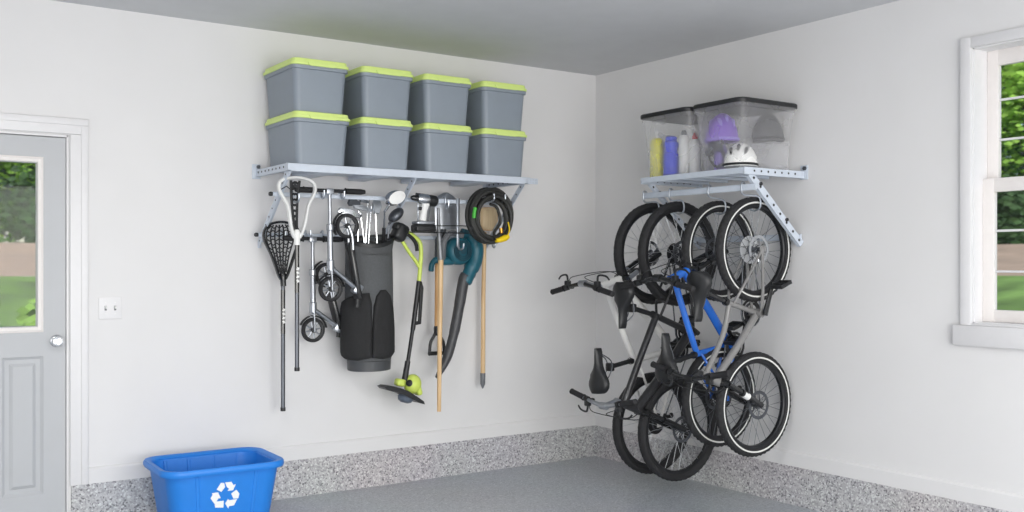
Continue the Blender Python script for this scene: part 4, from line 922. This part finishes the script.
# ------------------------------------------------------------------ four bikes hung on end, wheels to the right wall
def make_bike(label, Y, r, up, hub_u, hub_l, BB, SC, SP, SD, HB, HT, BAR, paint, fork_m, stripe, tread, TTm=None, crank=0.3, tire_w=0.026, stem_m='black', cass='black', decal=False, rim_m='rim', ts=1.0, bar_m='blackgloss'):
    """Key points are (x, z) in the bike's plane y = Y.
    up: which wheel hangs on the hook; BB bottom bracket, SC seat cluster, SP saddle clamp, SD saddle middle, HB/HT head tube ends, BAR handlebar."""
    def V(p, dy=0.0): return Vector((p[0], Y + dy, p[1]))
    rear, front = (hub_u, hub_l) if up == 'rear' else (hub_l, hub_u)
    o = thing('bicycle', label, 'bicycle', (hub_l[0], Y, hub_l[1] - r), 'bikes hung on end')
    drive = 1 if up == 'rear' else -1               # +1: chain side away from the photographer
    rv, fv = V(rear), V(front)
    fwd = (fv - rv).normalized(); out = Vector((-1, 0, 0))
    # wheels
    def wheel(c, name, is_rear):
        m = MB(); pr = r - 0.063
        m.lathe([(pr, -0.010), (pr + 0.008, -0.0145), (pr + 0.026, -0.014), (pr + 0.026, 0.014), (pr + 0.008, 0.0145), (pr, 0.010)], c, (0, 1, 0), 64, closed_prof=True)
        w = m.build(name, M[rim_m], o, ang=30)
        m = MB(); n = 200; rings = []; cr = r - 0.0245
        prof = [(-0.75, -0.5), (-1.0, 0.0), (-0.86, 0.55), (-0.5, 0.88), (0, 1.0), (0.5, 0.88), (0.86, 0.55), (1.0, 0), (0.75, -0.5), (0.45, -0.9), (-0.45, -0.9)]
        for k in range(n):
            a = 2 * PI * k / n; e = Vector((math.cos(a), 0, math.sin(a))); ring = []
            for i, (u, v) in enumerate(prof):
                kn = 0.0
                if 2 <= i <= 6: kn = (tread if ((k // 2 + i) % 2 == 0) else -tread)
                ring.append(c + e * (cr + v * 0.0245 + (kn if i in (3, 4, 5) else kn * 0.6)) + Vector((0, u * tire_w + (kn * 0.5 * (1 if u > 0 else -1) if i in (2, 6) else 0), 0)))
            rings.append(ring)
        m.loft(rings, closed=True); m.build('tire', M['rubber'], w, ang=25)
        if stripe:
            for s in (-1, 1):
                m = MB(); q = cr - 0.006; m.lathe([(q - 0.0045, s * (tire_w * 0.97)), (q, s * (tire_w + 0.0022)), (q + 0.0045, s * (tire_w * 1.0)), (q, s * tire_w * 0.9)], c, (0, 1, 0), 64, closed_prof=True); m.build('reflective_stripe', M['stripe'], w)
        hw_ = 0.05 if not is_rear else 0.06
        m = MB(); m.lathe([(0, -hw_), (0.008, -hw_), (0.008, -0.032), (0.026, -0.03), (0.026, -0.027), (0.014, -0.022), (0.014, 0.022), (0.026, 0.027), (0.026, 0.03), (0.008, 0.032), (0.008, hw_), (0, hw_)], c, (0, 1, 0), 20); m.build('hub', M['darkalu'], w)
        base = []
        for sgn in (-1, 1):
            for lead in (-1, 1):
                m = MB(); a0 = lead * 0.95; L0 = Vector((0.024 * math.cos(a0), sgn * 0.028, 0.024 * math.sin(a0))); L1 = Vector((pr + 0.004, 0, 0)); m.tube([c + L0, c + L1], 0.0013, 5)
                base.append((sgn, lead, m))
        kk = 0
        for j, (sgn, lead, m) in enumerate(base):
            for q in range(7):
                ang = 2 * PI * (q * 4 + j) / 28
                if q == 0:
                    bmesh.ops.translate(m.bm, verts=m.bm.verts, vec=-c + o.location)      # about the hub
                    s0 = m.build('spoke', M['darkalu' if stripe else 'spoke'], w)
                    s = s0
                else:
                    s = s0.copy(); C.objects.link(s); s.parent = w
                s.location = c - o.location; s.rotation_euler = (0, -ang, 0)
        # brake rotor on the side away from the chain
        sd = -drive
        m = MB(); m.lathe([(0.062, sd * 0.034), (0.080, sd * 0.034), (0.080, sd * 0.036), (0.062, sd * 0.036)], c, (0, 1, 0), 40, closed_prof=True)
        for k in range(6):
            a = 2 * PI * k / 6; m.tube([c + Vector((0.018 * math.cos(a), sd * 0.035, 0.018 * math.sin(a))), c + Vector((0.066 * math.cos(a + 0.5), sd * 0.035, 0.066 * math.sin(a + 0.5)))], 0.003, 5)
        m.lathe([(0.012, sd * 0.033), (0.02, sd * 0.033), (0.02, sd * 0.037), (0.012, sd * 0.037)], c, (0, 1, 0), 20, closed_prof=True)
        m.build('brake_rotor', M['silver' if is_rear and cass == 'brightalu' else 'darkalu'], w)
        if is_rear:
            m = MB()
            for k, rr_ in enumerate(((0.078 if cass == 'brightalu' else 0.066), 0.060, 0.05, 0.043, 0.036, 0.029, 0.023)):
                y0 = drive * (0.030 + 0.0045 * k); m.lathe([(0.014, y0), (rr_, y0), (rr_, y0 + drive * 0.002), (0.014, y0 + drive * 0.002)], c, (0, 1, 0), 28, closed_prof=True)
            m.build('cassette', M[cass], w)
        return w
    wheel(rv, 'rear_wheel', True); wheel(fv, 'front_wheel', False)
    # frame
    bb, sc_, hb, ht = V(BB), V(SC), V(HB), V(HT)
    ha = (ht - hb).normalized(); seat = (sc_ - bb).normalized()
    m = MB()
    m.tube([hb - ha * 0.012, hb, ht, ht + ha * 0.01], [0.024, 0.023, 0.022, 0.023], 16)
    m.tube([bb, bb.lerp(sc_, 0.5), sc_ + seat * 0.03], [0.0205 * ts, 0.0195 * ts, 0.0185], 14)
    dh = hb + ha * 0.03; mid = bb.lerp(dh, 0.5) + Vector((0.012, 0, 0))
    m.tube(bez([bb, mid, dh], 8), 0.0275 * ts, 14)
    th = ht - ha * 0.022; tm = sc_.lerp(th, 0.45) + Vector((-0.004 if TTm is None else TTm, 0, 0.0))
    m.tube(bez([sc_, tm, th], 8), 0.0205 * ts, 14)
    m.lathe([(0, -0.04), (0.024, -0.04), (0.024, 0.04), (0, 0.04)], bb, (0, 1, 0), 18)
    for s in (-1, 1):
        dr = rv + Vector((0, s * 0.058, 0))
        m.tube(bez([bb + Vector((0, s * 0.03, 0)), bb.lerp(rv, 0.3) + Vector((0, s * 0.048, 0)), bb.lerp(rv, 0.65) + Vector((0, s * 0.055, 0)), dr], 6), 0.0095, 10)
        m.tube(bez([sc_ - seat * 0.02 + Vector((0, s * 0.014, 0)), sc_.lerp(rv, 0.25) + Vector((0, s * 0.045, 0)), sc_.lerp(rv, 0.6) + Vector((0, s * 0.053, 0)), dr], 6), 0.0078, 10)
        m.box(dr, (0.035, 0.005, 0.04), 0.004)
    br = sc_.lerp(rv, 0.25); m.tube([br + Vector((0, -0.045, 0)), br + Vector((0, 0.045, 0))], 0.0075, 8)
    m.build('frame', M[paint], o)
    # suspension fork
    cr_ = hb - ha * 0.03; fd = (cr_ - hb).normalized(); legtop = cr_ + fd * 0.0
    m = MB(); m.tube([cr_ + Vector((0, -0.062, 0)) + fd * 0.0, cr_ + Vector((0, -0.03, 0)) - fd * 0.012, cr_ + Vector((0, 0.03, 0)) - fd * 0.012, cr_ + Vector((0, 0.062, 0))], [0.021, 0.022, 0.022, 0.021], 10)
    fk = m.build('fork', M[fork_m], o)
    for s in (-1, 1):
        t0 = cr_ + Vector((0, s * 0.06, 0)); ax = fv + Vector((0, s * 0.056, 0)); mid = t0.lerp(ax, 0.36)
        MB().tube([t0 - fd * 0.01, mid], 0.0145, 12).build('stanchion', M['blackgloss' if paint != 'bikewhite' else 'alu'], fk)
        m = MB(); m.tube([mid, mid.lerp(ax, 0.08), mid.lerp(ax, 0.8), ax], [0.0205, 0.0195, 0.0165, 0.015], 12); m.build('lower_leg', M[fork_m], fk)
        if decal and s == -1: MB().tube([mid.lerp(ax, 0.10) + Vector((-0.003, -0.0, 0.0)), mid.lerp(ax, 0.34) + Vector((-0.003, 0, 0))], 0.0199, 12).build('decal', M['white'], fk)
    m = MB(); a1 = cr_.lerp(fv, 0.34); pk = (a1 - fv).normalized(); m.tube(bez([a1 + Vector((0, -0.06, 0)), a1 + pk * 0.02 + Vector((0, -0.035, 0)) + ha * 0.0, a1 + pk * 0.03, a1 + pk * 0.02 + Vector((0, 0.035, 0)), a1 + Vector((0, 0.06, 0))], 5), 0.010, 8); m.build('fork_arch', M[fork_m], fk)
    # headset, stem, bar
    bar = V(BAR); st0 = ht + ha * 0.03
    m = MB(); m.tube([ht, st0 + ha * 0.02], 0.0175, 12); m.tube([st0, bar], [0.019, 0.016], 12); m.lathe([(0, -0.024), (0.0215, -0.024), (0.0215, 0.024), (0, 0.024)], bar, (0, 1, 0), 16); m.build('stem', M[stem_m], o)
    back = -fwd; upv = out
    pts = [bar + Vector((0, s * 0.28, 0)) + back * 0.055 * abs(s) ** 1.2 + upv * 0.012 * min(1, abs(s) * 3) for s in (-1, -0.75, -0.5, -0.25, -0.1, 0, 0.1, 0.25, 0.5, 0.75, 1)]
    m = MB(); m.tube(pts, [0.0105, 0.0105, 0.0105, 0.012, 0.0145, 0.0155, 0.0145, 0.012, 0.0105, 0.0105, 0.0105], 12); hbz = m.build('handlebar', M[bar_m], o)
    for s in (-1, 1):
        e = bar + Vector((0, s * 0.285, 0)) + back * 0.056 + upv * 0.012; i_ = bar + Vector((0, s * 0.17, 0)) + back * 0.032 + upv * 0.012
        dv = (e - i_).normalized(); m = MB(); m.tube([i_, i_ + dv * 0.004, i_ + dv * 0.10, e, e + dv * 0.004], [0.020, 0.017, 0.0165, 0.0175, 0.011], 14); m.build('grip', M['rubber'], hbz)
        cl = i_ - dv * 0.03; m = MB(); m.tube([cl - dv * 0.012, cl + dv * 0.012], 0.0185, 12); m.box(cl + fwd * 0.024 - upv * 0.006, (0.03, 0.035, 0.035), 0.006)
        m.tube(bez([cl + fwd * 0.03 - upv * 0.008, cl + fwd * 0.075 - upv * 0.006 + dv * 0.01, cl + fwd * 0.085 - upv * 0.012 + dv * 0.07, cl + fwd * 0.07 - upv * 0.014 + dv * 0.10], 5), [0.0075] * 6 + [0.006] * 10, 8, flat=0.7); m.build('brake_lever', M['black'], hbz)
        m = MB(); m.box(cl - dv * 0.03 - upv * 0.012, (0.03, 0.03, 0.028), 0.008); m.build('shifter', M['black'], hbz)
        g = cl - dv * 0.02 + fwd * 0.03
        m = MB(); m.tube(bez([g, g + fwd * 0.035 - Vector((0, s * 0.07, 0)) + upv * 0.008, hb + fwd * 0.04 + Vector((0, s * 0.04, 0)) + upv * 0.02, hb.lerp(bb, 0.2) + Vector((0, s * 0.03, 0))], 8), 0.0026, 6); m.build('cable', M['black'], hbz)
    # saddle and post
    sp, sd_ = V(SP), V(SD)
    m = MB(); m.tube([sc_ + seat * 0.02, sp], 0.0145, 12); m.lathe([(0.019, 0), (0.021, 0.004), (0.021, 0.022), (0.019, 0.026)], sc_ + seat * 0.012, seat, 14); pst = m.build('seat_post', M['black' if paint != 'bikegrey' else 'blackgloss'], o)
    m = MB(); m.box(sp, (0.04, 0.045, 0.05), 0.008); m.build('saddle_clamp', M['black'], pst)
    def sadp(t, u, top): # t 0 rear .. 1 nose, u -1..1
        ss = max(0.0, min(1.0, (t - 0.16) / 0.56)); w = (0.082 * math.sqrt(max(0.0, 1 - ((0.2 - t) / 0.225) ** 2)) if t < 0.2 else 0.082) * (1 - ss * ss * (3 - 2 * ss)) + (0.026 - 0.012 * t) * ss * math.sqrt(max(0.05, 1 - (max(0.0, t - 0.86) / 0.145) ** 2)); x = sd_ + fwd * (t - 0.45) * 0.27
        hgt = 0.022 + 0.010 * (1 - t) - 0.018 * u * u * (1.6 if t < 0.4 else 1.0) - 0.006 * math.sin(t * PI)
        return x + Vector((0, u * w, 0)) + out * (hgt if top else hgt * 0.35 - 0.03 - 0.012 * (1 - abs(u)) * 0)
    rings = []
    for t in (0.0, 0.03, 0.08, 0.15, 0.24, 0.32, 0.40, 0.48, 0.56, 0.68, 0.80, 0.92, 0.98, 1.0):
        us = [-1 + k / 5 for k in range(11)]; kq = 1.0
        rings.append([sadp(t, u * kq, True) for u in us] + [sadp(t, u * kq, False) for u in reversed(us)])
    m = MB(); m.loft(rings); m.build('saddle', M['black'], o, ang=60)
    m = MB()
    for s in (-1, 1): m.tube(bez([sd_ + fwd * -0.09 - out * 0.012 + Vector((0, s * 0.03, 0)), sp + Vector((0, s * 0.022, 0)) - fwd * 0.03 + out * 0.012, sp + Vector((0, s * 0.022, 0)) + fwd * 0.04 + out * 0.012, sd_ + fwd * 0.12 - out * 0.01 + Vector((0, s * 0.008, 0))], 5), 0.0035, 6)
    m.build('saddle_rails', M['darkalu'], pst)
    # crank set
    m = MB()
    for k, (rr_, yo) in enumerate(((0.078, 0.046), (0.060, 0.040))):
        y0 = drive * yo; m.lathe([(rr_ - 0.014, y0 - 0.0015), (rr_, y0 - 0.0015), (rr_, y0 + 0.0015), (rr_ - 0.014, y0 + 0.0015)], bb, (0, 1, 0), 40, closed_prof=True)
    for k in range(5):
        a = 2 * PI * k / 5 + 0.3; m.tube([bb + Vector((0, drive * 0.045, 0)), bb + Vector((0.068 * math.cos(a), drive * 0.045, 0.068 * math.sin(a)))], 0.007, 6)
    m.build('chainring', M['black'], o)
    for s in (-1, 1):
        a = crank + (0 if s == -1 else PI); e = Vector((math.cos(a), 0, math.sin(a))); c0 = bb + Vector((0, s * 0.06, 0)); c1 = bb + e * 0.165 + Vector((0, s * 0.078, 0))
        m = MB(); m.tube([c0 - e * 0.012, c0 + e * 0.01, c1 - e * 0.012, c1 + e * 0.012], [0.015, 0.0155, 0.012, 0.011], 10); cm = m.build('crank_arm', M['blackgloss'], o)
        pc = c1 + Vector((0, s * 0.06, 0)); rt = Matrix.Rotation(-0.35, 3, 'Y'); m = MB()
        for k in (-1, 1):
            m.box(pc + rt @ Vector((k * 0.04, 0, 0)), (0.010, 0.085, 0.022), 0.003, rt)
            m.box(pc + Vector((0, k * 0.04, 0)), (0.085, 0.009, 0.02), 0.003, rt)
        m.tube([c1, c1 + Vector((0, s * 0.1, 0))], 0.010, 10); m.build('pedal', M['black'], cm)
    ch = []
    dc = Vector((0, drive * 0.044, 0)); dr_ = (rv - bb).normalized(); pn = Vector((-dr_.z, 0, dr_.x))
    for k in range(9): a = -PI / 2 + PI * k / 8; ch.append(bb + dc + (-dr_ * math.cos(a) + pn * math.sin(a)) * 0.078)
    for k in range(9): a = PI / 2 - PI * k / 8; ch.append(rv + dc + (dr_ * math.cos(a) + pn * math.sin(a)) * 0.040)
    MB().tube(ch, 0.0036, 6, closed=True, flat=1.3).build('chain', M['darkalu'], o)
    m = MB(); dq = rv + Vector((0.03, drive * 0.055, 0)) + fwd * 0.02; m.box(dq, (0.05, 0.025, 0.035), 0.008); m.box(dq + Vector((0.045, 0, 0)) + fwd * 0.02, (0.07, 0.012, 0.022), 0.004)
    for k in (0.02, 0.075): m.lathe([(0, -0.004), (0.017, -0.004), (0.017, 0.004), (0, 0.004)], dq + Vector((k, 0, 0)) + fwd * 0.025, (0, 1, 0), 14)
    m.build('rear_derailleur', M['black'], o)
    bike_hook(Y, hub_u[0], hub_u[1] + r - 0.0)
    return o
def xz(px, py, y): q = at(px, py, y=y); return (q.x, q.z)
YA, YB, YC, YD = -0.97, -1.20, -1.52, -1.775
make_bike('grey bike hung by its rear wheel, nearest the window', YD, 0.292, 'rear', (-0.312, 1.458), (-0.312, 0.595), xz(757, 313, YD), xz(729, 303, YD), xz(704, 292, YD), xz(697, 294, YD), xz(718, 382, YD), xz(702, 374.5, YD), xz(691, 379, YD), 'bikegrey', 'blackgloss', True, 0.0021, 0.035, 1.35, cass='brightalu', decal=True, ts=0.74)
make_bike('blue bike hung by its front wheel, left of the grey bike', YC, 0.290, 'front', (-0.318, 1.452), (-0.318, 0.612), xz(729, 345, YC), xz(697, 354, YC), xz(672, 362, YC), xz(664.5, 360, YC), xz(688, 270, YC), xz(671, 279, YC), xz(658, 278, YC), 'bikeblue', 'blackgloss', True, 0.0021, None, 2.3, ts=0.88)
make_bike('black bike hung by its rear wheel, left of the blue bike', YB, 0.316, 'rear', (-0.335, 1.440), (-0.335, 0.385), xz(690, 332, YB), xz(656, 316, YB), xz(632, 308, YB), xz(621.5, 303, YB), xz(640, 411, YB), xz(621, 403, YB), xz(604, 406, YB), 'bikeblack', 'blackgloss', False, 0.0011, None, 2.6, 0.030, stem_m='alu', bar_m='alu')
make_bike('white bike hung by its front wheel, farthest into the corner', YA, 0.316, 'front', (-0.325, 1.443), (-0.335, 0.389), xz(674, 350, YA), xz(634, 360, YA), xz(610, 367, YA), xz(597, 373, YA), xz(620, 279, YA), xz(602, 286, YA), xz(583, 283.5, YA), 'bikewhite', 'blackgloss', False, 0.0011, None, 2.9, 0.030, 'alu')
